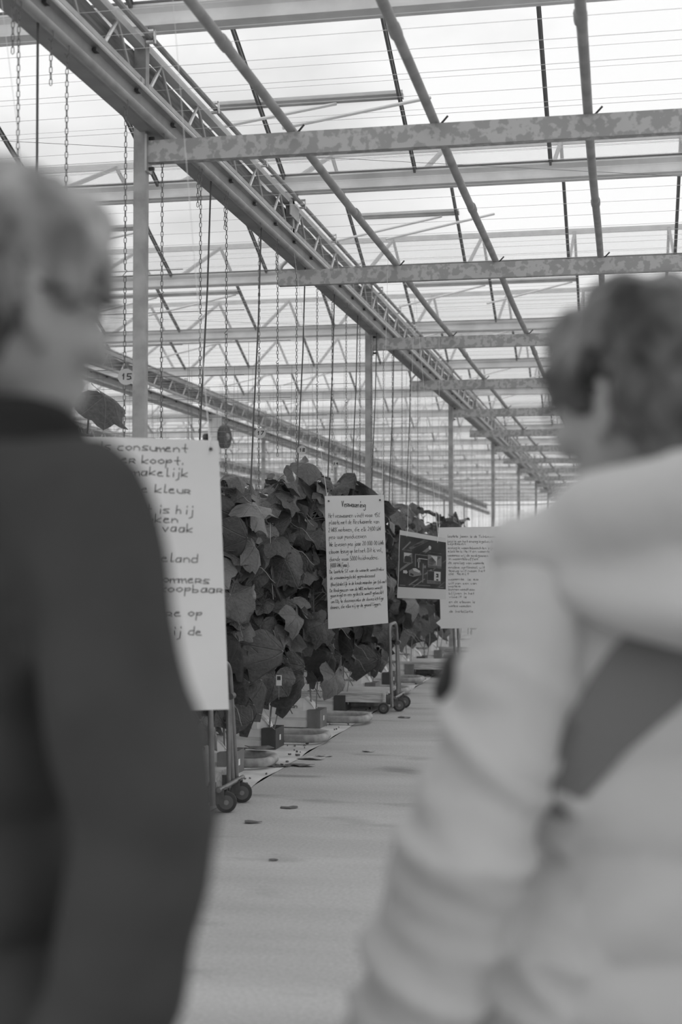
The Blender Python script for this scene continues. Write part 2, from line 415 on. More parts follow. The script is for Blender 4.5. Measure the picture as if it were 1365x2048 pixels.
def beam(y, xa, label, on_post):
    t = empty('cross_beam', (xa, y, 3.70)); tag(t, label, 'beam', 'galvanised beams across the path'); L = 2.42 - xa
    h = .062
    MB().mm((0, -.03, -h), (L, .03, h)).build('box_tube', M['galv'], t)
    if on_post:
        MB().mm((-.012, -.045, -h - .05), (0, .045, h + .035)).build('end_plate', M['alud'], t)
        for z in (-h - .03, h + .018):
            MB().tube([(-.005, -.0, z), (.03, 0, z)], .011, 6).build('bolt', M['dark'], t)
    else:
        MB().tube(arc_path([(.012, 0, -h), (.012, 0, h + .03), (.17, 0, .26)], .03), .012, 6).build('hanger', M['alud'], t)
    for j, px in enumerate((-1.80, -1.0, -.175)):
        MB().tube(arc_path([(px - xa - .04, .02, h), (px - xa + .03, .02, h + .004), (px - xa + .075, .0, h + .045)], .02), .006, 5).build('pipe_hook', M['dark'], t)
    return t
for k in range(16):
    y = G0 + GP * k; on = k % 2 == 0
    beam(y, XT + .047 if on else XT + .03 - .12, ['nearest galvanised beam across the path, bolted to the nearest post', 'second beam from the front, hung from the truss by a bent bracket'][k] if k < 2 else f'{NTH[k]} beam from the front across the path', on)
for px, lab in ((-1.80, 'left of the three grey heating pipes lying on the cross beams'), (-1.0, 'middle of the three grey heating pipes lying on the cross beams'), (-.175, 'right of the three grey heating pipes lying on the cross beams')):
    t = empty('heating_pipe', (px, 0, 3.70 + .062 + .0265)); tag(t, lab, 'pipe', 'overhead heating pipes')
    pts = [(.004 * sin(y * 1.3), y, -.012 * abs(sin(pi * (y - G0) / GP))) for y in [1.0 + .45 * i for i in range(142)]]
    MB().tube(pts, .0255, 12).build('pipe_run', M['pipe'], t, True)
    for yy in (6.25, 9.55, 16.4, 22.7):
        MB().tube([(0, yy - .05, -.006), (0, yy + .05, -.006)], .031, 12).build('coupling', M['pipe'], t, True)

# thin wires: too many and too thin to tell apart
w = MB(); random.seed(3); y = 3.4
while y < 62:
    w.tube([(-30 if y > 20 else -14, y, 4.125), (2.4, y, 4.125)], .0015 if y < 25 else .002, 4)
    if random.random() < .55 and y < 40: w.tube([(-14, y + .1, 4.385), (2.4, y + .1, 4.385)], .0013, 4)
    y += .2 + .2 * random.random() + (y > 30) * .3
tag(w.build('screen_wires', M['wire']), 'fine pale screen wires stretched across under the roof', 'wires', kind='stuff')
ROWP = 1.33; ROW0 = 10.35
w = MB()
for k in range(-3, 34):
    y = ROW0 + ROWP * k
    for z in (2.62, 3.05): w.tube([(-26, y, z), (-2.45, y, z)], .0022 if k < 14 else .003, 4)
for yy in (5.2, 12.5, 19, 27):
    w.tube([(-14, yy, 4.3), (2.4, yy + 5.5, 4.02)], .0016, 4)
tag(w.build('crop_wires', M['wired']), 'thin horizontal crop wires above the cucumber rows', 'wires', kind='stuff')
w = MB()
for k in range(0, 34):
    y = ROW0 + ROWP * k
    for j in range(16 if k > 2 else 5):
        x = -2.75 - .42 * j - .1 * random.random()
        w.tube([(x + .03 * random.random(), y + .2 * (random.random() - .5), 1.85), (x, y, 3.05)], .0013 if k < 12 else .0018, 4)
        if k > 5: w.tube([(x, y, 3.05), (x, y, 3.95)], .0018, 4)
tag(w.build('plant_strings', M['wired']), 'thin vertical plant strings above the crop', 'strings', kind='stuff')

# hanging chains with hooks, and black hoses, along the rail
def chain_mesh(L):
    m = MB(); k = 0; z = 0
    m.tube([(0, 0, .02), (.012, 0, 0), (.012, 0, -.03), (0, 0, -.045), (-.012, 0, -.03)], .0032, 5)
    z = -.045
    while z > -L:
        a = (k % 2) * pi / 2; dx, dy = cos(a), sin(a); l = .034; wd = .0062
        m.tube([(dx*wd, dy*wd, z - .006), (dx*wd, dy*wd, z - l + .006), (0, 0, z - l), (-dx*wd, -dy*wd, z - l + .006), (-dx*wd, -dy*wd, z - .006), (0, 0, z)], .0022, 4, closed=True)
        z -= l - .006; k += 1
        if k % 40 == 30:
            m.tube([(.0, 0, z), (.011, 0, z - .01), (0, 0, z - .022), (-.011, 0, z - .034), (0, 0, z - .046), (.009, 0, z - .036)], .0026, 5); z -= .038
    me = m.mesh('chain'); me.materials.append(M['chain']); return me
chl = [chain_mesh(1.95), chain_mesh(1.6), chain_mesh(2.1)]
XC = -2.545
cys = [5.66, 6.2, 7.0, 7.6, 8.34, 8.92, 9.77, 10.32, 10.95, 11.72, 12.35, 13.0, 13.7, 14.35, 15.1, 15.7, 16.4, 17.05, 17.7]
clabel = 'thin steel link chain hanging from the overhead rail above the crop'
for i, y in enumerate(cys):
    o = link('hanging_chain', chl[i % 3]); o.location = (XC, y, 3.80); tag(o, f'{NTH[i]} from the left of the long thin chains hanging from the overhead rail', 'chain', 'chains hanging from the rail')
tail = chain_mesh(.22)
for i, y in enumerate((5.72, 6.13, 8.4, 9.0, 10.4)):
    o = link('hanging_chain', tail); o.location = (XC + .0, y - .12, 3.80); tag(o, f'{NTH[i]} from the left of the short chain ends dangling from the rail', 'chain', 'short chain ends')
for i, y in enumerate((5.93, 8.66, 9.94, 11.39, 12.6, 13.75, 14.85, 16.0, 17.3)):
    d = .12 if i else -.01
    o = MB().tube([(0, 0, 0), (-.01 * (i > 0), -.3 * d, -.7), (-.035 * (i > 0), -.6 * d, -1.4), (-.05 * (i > 0), -d, -2.1)], .0058, 6).build('drip_hose', M['hose'], None, True)
    o.location = (XC - .03, y, 3.82); tag(o, f'{NTH[i]} from the left of the thin dark hoses hanging down to the crop', 'hose', 'drip hoses')

# ------------------------------------------------------------------ handwriting
GL = {
 'a': '56 26 14 23 43 56|56 53', 'b': '19 13 43 54 45 15', 'c': '56 26 14 23 53', 'd': '56 26 14 23 53|59 53', 'e': '15 45 46 26 14 23 53',
 'f': '59 38 31|16 56', 'g': '56 26 14 24 55|56 51 30 11', 'h': '19 13|15 36 45 43', 'i': '36 33|38 39', 'j': '36 31 10|38 39', 'k': '19 13|56 14 53', 'l': '29 23 43',
 'm': '06 03|05 26 33|35 56 63', 'n': '16 13|15 36 55 53', 'o': '36 15 14 33 54 55 36', 'p': '16 10|15 46 55 44 14', 'q': '56 26 14 44|56 50', 'r': '13 16 46 55 34 14|34 53',
 's': '56 26 15 44 53 13', 't': '39 34 43|16 56', 'u': '16 14 33 53|56 53', 'v': '16 33 56', 'w': '06 13 35 53 66', 'x': '16 53|56 13', 'y': '16 34|56 31 10', 'z': '16 56 13 53',
 'A': '13 39 53|25 45', 'B': '13 19 48 46 16 45 43 13', 'C': '58 39 17 14 33 54', 'D': '13 19 48 57 54 43 13', 'E': '59 19 13 53|16 46', 'H': '19 13|59 53|16 56', 'K': '19 13|59 16 53', 'L': '19 13 53',
 'O': '39 17 14 33 54 57 39', 'R': '13 19 49 57 46 16|36 53', 'T': '09 69|39 33', 'V': '19 33 59', 'W': '09 13 37 53 69',
 '0': '39 17 14 33 54 57 39', '1': '27 39 33', '2': '18 39 57 13 53', '3': '19 59 36 55 43 13', '4': '49 15 55|47 42', '5': '59 19 16 46 54 33 13', '6': '49 15 24 44 55 46 16', '7': '19 59 23', '8': '36 18 39 58 36 14 33 54 36', '9': '57 48 27 26 56|58 53',
 ',': '33 21', '.': '33 34', '(': '49 26 24 41', ')': '29 46 44 21', '/': '11 59', '%': '59 13|28 17|54 43', '-': '15 45', '~': '05 16 24 36 44 56 64',
}
def strokes(text, h, rnd, slope=.0, squeeze=1.0):
    out = []; x = 0.0; u = h / 4.0; wn = 0; strokes.words = []
    for ch in text:
        if ch == ' ': x += 3.6 * u * squeeze; wn += 1; continue
        s = 1.0; dy = 0
        if ch == '₂': ch = '2'; s = .55; dy = -1.2
        gph = GL.get(ch) or GL.get(ch.lower()) or GL['~']
        jx, jy = (rnd.random() - .5) * .5, (rnd.random() - .5) * .6
        for st in gph.split('|'):
            pts = []
            for q in st.split():
                px, py = int(q[0]) + (rnd.random() - .5) * .35, int(q[1]) - 3 + (rnd.random() - .5) * .35
                px += py * .12
                pts.append(((x + (px * s + jx) * u * squeeze), (py * s + jy + dy) * u + slope * x))
            out.append(pts); strokes.words.append(wn)
        x += (3.8 if ch in 'il.,j(t' else 5.6) * .92 * u * squeeze * (s + .1)
    return out, x
def ribbon(mb, pts, w, fn):
    # flat pen stroke laid on the surface given by fn(u,v,lift)
    for i in range(len(pts) - 1):
        (x0, y0), (x1, y1) = pts[i], pts[i+1]
        dx, dy = x1 - x0, y1 - y0; l = math.hypot(dx, dy)
        if l < 1e-6: continue
        nx_, ny_ = -dy / l * w / 2, dx / l * w / 2; ex, ey = dx / l * w * .35, dy / l * w * .35
        q = [(x0 - ex + nx_, y0 - ey + ny_), (x0 - ex - nx_, y0 - ey - ny_), (x1 + ex - nx_, y1 + ey - ny_), (x1 + ex + nx_, y1 + ey + ny_)]
        mb.add([fn(a, b, .0012) for a, b in q], [(0, 1, 2, 3)])
def sheet_fn(TL, TR, BL, BR, bend=.02, wob=.0):
    TL, TR, BL, BR = map(Vector, (TL, TR, BL, BR)); Wd = (TR - TL).length; Hd = (BL - TL).length
    nrm = (TR - TL).cross(BL - TL).normalized()
    if nrm.y > 0: nrm = -nrm
    def fn(u, v, lift=0):                     # u metres from the left, v metres up from the bottom
        a = u / Wd; b = 1 - v / Hd
        p = (TL * (1-a) + TR * a) * (1-b) + (BL * (1-a) + BR * a) * b
        return p + nrm * (lift + bend * sin(pi * a) * (1 - .5 * b) + wob * sin(2 * pi * b * 1.2 + a * 2))
    return fn, Wd, Hd
def poster(name, label, corners, bend, wob, cat='poster', m_='paper'):
    fn, Wd, Hd = sheet_fn(*corners, bend=bend, wob=wob)
    base = Vector(corners[2]); t = empty(name, base); tag(t, label, cat, 'posters hung along the crop')
    m = MB(); nu, nv = 12, 16
    for lift in (0, -.0015): 
        m.add([fn(Wd * i / nu, Hd * j / nv, lift) - base for i in range(nu + 1) for j in range(nv + 1)],
              [(i*(nv+1)+j, (i+1)*(nv+1)+j, (i+1)*(nv+1)+j+1, i*(nv+1)+j+1) for i in range(nu) for j in range(nv)])
    n1 = (nu+1)*(nv+1)
    rim = [i*(nv+1) for i in range(nu+1)] + [nu*(nv+1)+j for j in range(1, nv+1)] + [i*(nv+1)+nv for i in range(nu-1, -1, -1)] + [j for j in range(nv-1, 0, -1)]
    m.f += [(rim[i], rim[(i+1) % len(rim)], rim[(i+1) % len(rim)] + n1, rim[i] + n1) for i in range(len(rim))]
    m.build('paper', M[m_], t, True)
    f2 = lambda u, v, l=0: fn(u, v, l) - base
    return t, f2, Wd, Hd
def write(t, f2, text, x, v, h, w, seed, right=None, slope=0, ink='ink', width=None):
    rnd = random.Random(seed); st, L = strokes(text, h, rnd, slope)
    sq = 1.0
    if width: sq = width / max(L, 1e-6)
    if right is not None: x = right - L * sq
    words_ = {}
    for p, wi in zip(st, strokes.words): words_.setdefault(wi, []).append(p)
    for ps in words_.values():
        mb = MB()
        for p in ps: ribbon(mb, [(x + a * sq, v + b) for a, b in p], w, f2)
        mb.build('written_word', M[ink], t)
def hang_string(t, base, a, b, bow=.0):
    a, b = Vector(a) - base, Vector(b) - base
    MB().tube([a, a.lerp(b, .1) + Vector((bow, 0, 0)), b], [.0022, .0016, .001], 5).build('hanging_string', M['string'], t)
    MB().tube([a + Vector((-.006, -.004, -.05)), a + Vector((0, -.006, 0)), a + Vector((.008, 0, .03))], .0022, 5).build('string_knot', M['string'], t)
def pin(t, p): MB().tube([p, p + Vector((0, -.006, 0))], .007, 8).build('eyelet', M['dark'], t)

c1 = ((-2.27, 5.26, 1.895), (-1.567, 5.385, 1.869), (-2.23, 5.29, .80), (-1.534, 5.43, .812))
p1, f1, W1, H1 = poster('handwritten_poster', 'largest handwritten poster, half hidden behind the man in the dark coat', c1, .02, .004)
for i, (s_, r_, py) in enumerate((('at u als consument', .585, 904), ('komkommer koopt.', .575, 929), ('blijft vers en smakelijk', .590, 952), ('frisse groene kleur', .600, 986), ('Het kleinst is hij', .605, 1027), ('aan denken', .545, 1046), ('is dan vaak', .600, 1064), ('in Engeland', .615, 1124), ('in', .470, 1144), ('komkommers', .660, 1166), ('onverkoopbaar', .715, 1184), ('ere op', .625, 1233), ('bij de', .622, 1270))):
    write(p1, f1, s_, 0, H1 - (py - 885) / 540 * H1 - .008, .022, .0034, 20 + i, right=min(r_, W1 - .005), slope=-.012)
pin(p1, f1(W1 - .03, H1 - .035, .001))
hang_string(p1, Vector(c1[2]), (-1.60, 5.375, 1.862), (-1.79, 5.45, 3.745)); hang_string(p1, Vector(c1[2]), (-2.2, 5.27, 1.89), (-2.5, 5.35, 3.81))

c2 = ((-2.274, 10.752, 1.895), (-1.826, 10.842, 1.903), (-2.254, 10.792, .867), (-1.799, 10.881, .913))
p2, f2, W2, H2 = poster('handwritten_poster', 'narrow handwritten poster headed Verwarming hanging in front of the cucumber leaves', c2, -.012, .002)
write(p2, f2, 'Verwarming', .125, H2 - .085, .03, .0045, 50, width=.19, slope=-.03)
L2 = [('Het verwarmen vindt voor 95%', 1033, .40), ('plaats met de Restwarmte van', 1046, .39), ('2 WKK motoren, die elk 2400 kW', 1061, .405), ('per uur produceren', 1075, .29), ('We leveren per jaar 20 000 00 kWh', 1090, .42), ('stroom terug op het net. Dit is vol,', 1104, .415), ('doende voor 5000 huishoudens.', 1119, .38), ('(4000 kWh/jaar).', 1131, .15), ('De laatste 5% van de warmte wordt mbv', 1143, .42), ('de verwarmingsketel geproduceerd', 1155, .345), ('(Hoofdzakelijk in de koude maanden jan feb mrt', 1168, .425), ('De Rookgassen van de WKK motoren wordt', 1180, .40), ('gereinigd en een gedeelte wordt gebruikt', 1190, .405), ('om CO₂ te doseren mbv de doorzichtige', 1202, .405), ('darmen, die elke rij op de grond liggen.', 1213, .39)]
for i, (s_, py, wd) in enumerate(L2):
    write(p2, f2, s_, .022 + .004 * sin(i * 2.1), H2 - (py - 991) / 262 * H2 - .004, .022 if i < 8 else .017, .0027, 60 + i, width=wd, slope=-.006)
for u in (.03, W2 - .03): pin(p2, f2(u, H2 - .04, .001))
hang_string(p2, Vector(c2[2]), (-2.255, 10.75, 1.892), (-2.53, 10.80, 3.81)); hang_string(p2, Vector(c2[2]), (-1.84, 10.835, 1.90), (-1.80, 10.90, 3.745))

c4 = ((-1.80, 13.914, 1.72), (-1.19, 14.03, 1.73), (-1.783, 13.952, .727), (-1.175, 14.05, .735))
p4, f4, W4, H4 = poster('handwritten_poster', 'pale handwritten poster behind the picture sheet, its right half hidden by the woman', c4, .012, .003)
L4 = [('laatste jaren is de Tuinbouwsector', 1074, .55), ('bezig om het energiegebruik te', 1084, .50), ('beperken', 1089, .18), ('energie warmtekrachten zijn', 1097, .46), ('elektriciteit en warmte', 1104, .42), ('waarmee wij de rookgassen', 1112, .40), ('in warmtebuffer', 1119, .30), ('de opslag van warmte', 1127, .36), ('onder optimaal uit', 1136, .36), ('terug uit naar het', 1143, .36), ('de teelt', 1149, .2), ('warmte is er', 1160, .3), ('uit van een van', 1168, .28), ('water', 1174, .12), ('kunnen wordt een', 1180, .26), ('blijven in het', 1188, .25), ('vloeit is', 1195, .18), ('en de stroom is', 1205, .26), ('water worden', 1213, .22), ('de installatie', 1224, .24)]
for i, (s_, py, wd) in enumerate(L4):
    write(p4, f4, s_, .085, H4 - (py - 1055) / 202 * H4 - .004, .015, .0034, 100 + i, width=wd, slope=-.02, ink='inkf')
MB().add([f4(-.045, .055, .0), f4(.0, .09, .0), f4(.0, .015, .0), f4(-.045, .055, -.002), f4(.0, .09, -.002), f4(.0, .015, -.002)], [(0, 1, 2), (5, 4, 3), (0, 3, 4, 1), (1, 4, 5, 2), (2, 5, 3, 0)]).build('folded_corner', M['paper'], p4)
hang_string(p4, Vector(c4[2]), (-1.79, 13.91, 1.72), (-1.79, 13.95, 3.745))

c3 = ((-1.939, 12.358, 1.664), (-1.502, 12.142, 1.587), (-1.965, 12.373, 1.067), (-1.505, 12.159, 1.062))
p3, f3, W3, H3 = poster('picture_sheet', 'white sheet with a dark printed energy diagram hanging beside the narrow poster', c3, .008, .003)
def patch(t, fn, u0, v0, u1, v1, lift, m_, name, n=6):
    m = MB(); vs = []
    for i in range(n + 1):
        for j in range(n + 1): vs.append(fn(u0 + (u1-u0) * i / n, v0 + (v1-v0) * j / n, lift))
    m.add(vs, [(i*(n+1)+j, (i+1)*(n+1)+j, (i+1)*(n+1)+j+1, i*(n+1)+j+1) for i in range(n) for j in range(n)])
    return m.build(name, M[m_], t)
def U(z): return (z - 110) / 565 * W3           # picture units -> metres
def V(z): return H3 - (z - 140) / 790 * H3
def poly(fn, pts, lift, m_, name, t=p3):
    return MB().add([fn(U(a), V(b), lift) for a, b in pts], [tuple(range(len(pts)))]).build(name, M[m_], t)
patch(p3, f3, U(118), V(800), W3 - .002, V(195), .001, 'print_dark', 'print')
for pts, m_ in (([(130, 590), (470, 290), (500, 310), (130, 620)], 'pg'), ([(230, 330), (420, 200), (470, 215), (260, 350)], 'pm'), ([(150, 360), (250, 250), (262, 262), (160, 372)], 'pg'), ([(240, 770), (500, 560), (520, 566), (255, 778)], 'pg'), ([(520, 560), (670, 420), (670, 436), (530, 570)], 'pm'), ([(290, 790), (430, 680), (438, 688), (305, 795)], 'pg'), ([(560, 790), (660, 700), (668, 706), (580, 796)], 'pm')):
    poly(f3, pts, .0018, m_, 'light_streak')
def rect(a, b, c, d, m_, name, lift=.0024): poly(f3, [(a, d), (c, d), (c, b), (a, b)], lift, m_, name)
rect(170, 352, 272, 372, 'pm', 'caption_bar'); rect(172, 388, 278, 512, 'pg', 'photo_frame'); rect(178, 394, 272, 506, 'pl', 'photo'); poly(f3, [(184, 440), (205, 428), (250, 430), (268, 445), (270, 504), (182, 504)], .003, 'print_dark', 'tank_shape')
rect(464, 380, 622, 514, 'pg', 'photo_frame'); rect(474, 390, 612, 504, 'pm', 'photo'); poly(f3, [(500, 390), (575, 390), (566, 500), (560, 500), (560, 460)], .003, 'pl', 'sky_shape'); poly(f3, [(575, 440), (612, 500), (590, 504)], .003, 'pg', 'roof_shape')
rect(464, 516, 622, 540, 'pm', 'caption_bar'); rect(460, 578, 616, 738, 'pg', 'photo_frame'); rect(464, 584, 540, 696, 'print_dark', 'photo'); rect(540, 584, 612, 696, 'pl', 'photo', .0026)
rect(562, 606, 590, 626, 'print_dark', 'window_shape', .0032); rect(574, 626, 590, 640, 'print_dark', 'window_shape', .0032); rect(562, 640, 590, 656, 'print_dark', 'window_shape', .0032); rect(566, 676, 590, 694, 'print_dark', 'window_shape', .0032)
rect(464, 700, 612, 734, 'pm', 'caption_bar', .003)
rect(312, 392, 322, 548, 'pg', 'flow_line'); rect(312, 392, 462, 400, 'pg', 'flow_line'); rect(352, 438, 362, 556, 'pl', 'flow_line'); rect(352, 438, 460, 446, 'pl', 'flow_line'); rect(338, 448, 378, 486, 'pg', 'flow_box', .003); rect(404, 500, 416, 730, 'pg', 'flow_line'); rect(416, 520, 444, 552, 'pg', 'flow_box', .003)
poly(f3, [(172, 602), (205, 602), (205, 592), (228, 622), (205, 646), (205, 636), (172, 636)], .003, 'pl', 'arrow')
poly(f3, [(240, 600), (290, 570), (380, 590), (395, 640), (300, 670), (245, 660)], .0028, 'pg', 'engine_shape'); poly(f3, [(285, 570), (320, 562), (375, 592), (370, 616), (300, 600)], .0032, 'pl', 'engine_top'); poly(f3, [(262, 625), (300, 640), (296, 660), (255, 650)], .0034, 'print_dark', 'engine_part')
poly(f3, [(476, 275), (490, 265), (506, 280), (502, 312), (486, 318), (474, 300)], .003, 'pl', 'emblem')
rect(280, 762, 500, 770, 'pg', 'small_print', .003); rect(135, 775, 650, 783, 'pg', 'small_print', .003); rect(480, 345, 620, 352, 'pm', 'small_print', .003)
hang_string(p3, Vector(c3[2]), (-1.865, 12.32, 1.655), (-1.81, 12.4, 3.745)); hang_string(p3, Vector(c3[2]), (-1.575, 12.17, 1.60), (-1.78, 12.2, 3.745))

# row number discs on the chains
def number_disc(y, z, text, label, sc=1.0):
    t = empty('row_number_disc', (XC + .012, y - .01, z)); tag(t, label, 'number disc', 'row number discs')
    rz = R(12)
    fx = lambda a, b, l=0: Vector((a * cos(rz), a * sin(rz) - l * cos(rz), b))
    m = MB(); n_ = 20; r_ = .052 * sc
    m.add([fx(r_ * cos(2*pi*k/n_), r_ * sin(2*pi*k/n_), 0) for k in range(n_)] + [fx(r_ * cos(2*pi*k/n_), r_ * sin(2*pi*k/n_), -.004) for k in range(n_)],
          [tuple(range(n_)), tuple(range(n_, 2*n_))[::-1]] + [(k, (k+1) % n_, n_ + (k+1) % n_, n_ + k) for k in range(n_)])
    m.build('disc', M['alud'], t)
    st, L = strokes(text, .024 * sc, random.Random(4))
    mb = MB()
    for p in st: ribbon(mb, [(a - L / 2, b - .015 * sc) for a, b in p], .006, fx)
    mb.build('number', M['ink'], t)
number_disc(7.0, 2.35, '15', 'round number disc reading 15 on a chain near the nearest post', .82)
number_disc(9.77, 2.30, '17', 'round number disc reading 17 hanging on a chain above the crop', .74)
number_disc(11.1, 2.28, '18', 'round number disc reading 18 hanging farther along above the crop', .7)
number_disc(12.45, 2.26, '19', 'small number disc farthest along above the crop', .62)
# ventilator under the second truss
t = empty('ventilator', (-6.76, 23.6, 3.22)); tag(t, 'small dark round ventilator on a pale bracket below the second truss', 'fan')
MB().mm((-.28, -.03, -.12), (-.06, .03, .68)).build('bracket_board', M['alu'], t)
MB().tube([(-.05, .01, .3), (.05, -.004, .3)], [.2, .2], 20).build('fan_housing', M['dark'], t)
MB().tube([(.05, -.004, .3), (.08, -.008, .3)], [.07, .05], 14).build('fan_hub', M['pipe'], t)
MB().tube([(-.3, 0, .3), (-.36, .02, .3)], .07, 10).build('motor', M['dark'], t)

# ------------------------------------------------------------------ cucumber crop
def leaf_mesh(seed, old=False):
    rnd = random.Random(seed); A = 29; rings = (.0, .33, .66, 1.0)
    m = bpy.data.meshes.new('leaf'); vs = []; uvs = []; fs = []; mi = []
    sz = .135 * (1.0 + .15 * rnd.random()); P = Vector((.15 + .05 * rnd.random(), 0, .05 + .05 * rnd.random()))
    droop = R(35 + 50 * rnd.random()) if not old else R(70 + 18 * rnd.random()); fold = .15 + 1.0 * rnd.random(); tw = (rnd.random() - .5) * 1.1; curl = .5 * rnd.random()
    fwd = Vector((cos(droop), 0, -sin(droop))); sd = Vector((0, 1, 0)); up = fwd.cross(sd) * -1
    if up.z < 0: up = -up
    KP = ((0, 1.12), (12, .98), (25, .84), (38, .90), (51, 1.02), (63, .92), (76, .83), (90, .88), (104, .96), (118, .86), (140, .80), (160, .5), (180, .16))
    def rad(th):
        d = abs(math.degrees(th))
        for (a0, r0), (a1, r1) in zip(KP, KP[1:]):
            if d <= a1: break
        r_ = r0 + (r1 - r0) * (d - a0) / (a1 - a0)
        return r_ * (1 + .05 * (rnd.random() - .5))
    ws = rnd.random() * 9
    for ri, q in enumerate(rings):
        if ri == 0: vs.append((0, 0, 0)); continue
        for k in range(A):
            th = -pi + 2 * pi * (k + .5) / A
            r_ = rad(th) * q; vs.append((r_ * cos(th), r_ * sin(th), 0))
    out = []
    for (x, y, _) in vs:
        uvs.append((.5 + x * .42, .5 + y * .42))
        rr = math.hypot(x, y)
        z = -fold * abs(y) ** 1.4 * .7 - .22 * max(0, x) ** 2 + .34 * noise.noise(Vector((x * 1.7 + ws, y * 1.7, ws))) * rr + .10 * sin(5 * math.atan2(y, x) + ws) * rr * rr - curl * max(0, x) ** 3
        if old: z -= .9 * abs(y) * (.6 + .4 * rr); y *= .55
        p = P + (fwd * (x + .1) + (sd * cos(tw) + up * sin(tw)) * y + up * z) * sz
        out.append(p)
    nb = len(out)
    for k in range(A):
        l = (k + 1) % A
        if k == A - 1: continue
        fs.append((0, 1 + k, 1 + l)); mi.append(0)
        for ri in range(2):
            a, b = 1 + ri * A, 1 + (ri + 1) * A
            fs.append((a + k, b + k, b + l, a + l)); mi.append(0)
    # petiole
    pb = MB().tube([(0, 0, 0), (P.x * .5, 0, P.z * .85), (P.x * .9, 0, P.z + .004), out[0]], [.005, .004, .0035, .003], 5)
    o0 = len(out); out += [Vector(p) for p in pb.v]; uvs += [(.5, .5)] * len(pb.v)
    for f in pb.f: fs.append(tuple(i + o0 for i in f)); mi.append(1)
    m.from_pydata([tuple(p) for p in out], [], fs)
    ul = m.uv_layers.new(name='UVMap')
    for lp in m.loops: ul.data[lp.index].uv = uvs[lp.vertex_index]
    m.materials.append(M['leaf_old' if old else 'leaf']); m.materials.append(M['stem'])
    m.polygons.foreach_set('material_index', mi); m.polygons.foreach_set('use_smooth', [True] * len(m.polygons))
    # normals up-facing
    return m
LEAVES = [leaf_mesh(s_) for s_ in range(14)]; OLD = [leaf_mesh(100 + s_, True) for s_ in range(6)]
FRUIT = None
def plant(x, y, nleaf, label, group, top, rnd):
    t = empty('cucumber_plant', (x, y, 0)); tag(t, label, 'plant', group)
    pts = [(.035 * noise.noise(Vector((x * 7, y * 3, k * .5))), .035 * noise.noise(Vector((x * 5, y * 9, 9 + k * .5))), .16 + (top - .2) * k / 9) for k in range(10)]
    MB().tube(pts, [.0075 - .0003 * k for k in range(10)], 5).build('stem', M['stem'], t, True)
    pts2 = [(p[0] + .05 + .03 * sin(i), p[1] - .05, p[2]) for i, p in enumerate(pts[:7])]
    MB().tube(pts2, .005, 5).build('side_shoot', M['stem'], t, True)
    zlo = .30 + .2 * rnd.random()
    for i in range(nleaf):
        q = (i + .5) / nleaf; z = zlo + (top - zlo - .04) * q
        a = rnd.random()
        az = R(-35) + R(150) * (a - .5) * 1.6 if rnd.random() < .75 else rnd.random() * 2 * pi
        low = (z < .75 and rnd.random() < .75) or rnd.random() < .12
        me = rnd.choice(OLD if low else LEAVES)
        o = link('leaf', me, t)
        k = min(9, int(q * 9)); s_ = .52 + .72 * rnd.random()
        if low: s_ *= 1.15
        if z > top - .12: s_ *= .85
        o.location = (pts[k][0], pts[k][1], z + .03 * (rnd.random() - .5))
        o.rotation_euler = ((rnd.random() - .5) * .9, (rnd.random() - .5) * 1.1 - (.35 if z > top - .25 else 0), az); o.scale = (s_ * (1 + .35 * rnd.random()), s_, s_)
    if nleaf > 30:                                # curling tendrils
        for j in range(7):
            z = .4 + rnd.random() * 1.5; an_ = rnd.random() * 2 - 1.4
            MB().tube([(.0 + .03 * i * cos(an_), .03 * i * sin(an_), z + .012 * i - .0022 * i * i + .01 * sin(i * 1.7)) for i in range(12)], [.0034 - .0002 * i for i in range(12)], 4).build('tendril', M['tendril'], t, True)
    return t
rnd = random.Random(11)
rowname = {}
for k in range(-3, 11):
    y = ROW0 + ROWP * k
    near = k <= 4
    cnt = 3 if -2 <= k <= 4 else 2
    for j in range(cnt):
        x = -2.60 - .36 * j + .05 * rnd.random()
        nl = (70 if j < 2 else 44) if near else (28 if j == 0 else 20)
        if k < -1: nl = 26
        top = 2.02 if (k == -2 and j == 1) else 1.76 if k == -2 else 1.92 + .1 * rnd.random() + (.1 if k in (1, 2) and j < 2 else 0) - (.12 if k in (-1, 0) else 0)
        pos = ['at the row end', 'second from the row end', 'third from the row end'][j]
        rl = ['hidden behind the man', 'behind the largest poster', 'at the right edge of the largest poster'][k + 3] if k < 0 else f'{NTH[k]} row beyond the nearest cart'
        pl_ = plant(x, y + .1 * (rnd.random() - .5), nl, f'cucumber plant {pos}, {rl}', 'cucumber plants at the row ends', top, rnd)
        if k == -2 and j == 1:                      # the one broad leaf standing clear above the largest poster
            o = link('leaf', LEAVES[5], pl_); o.location = (-.06, 0, 2.10); o.rotation_euler = (.15, -.75, .1); o.scale = (1.25, 1.35, 1.35)
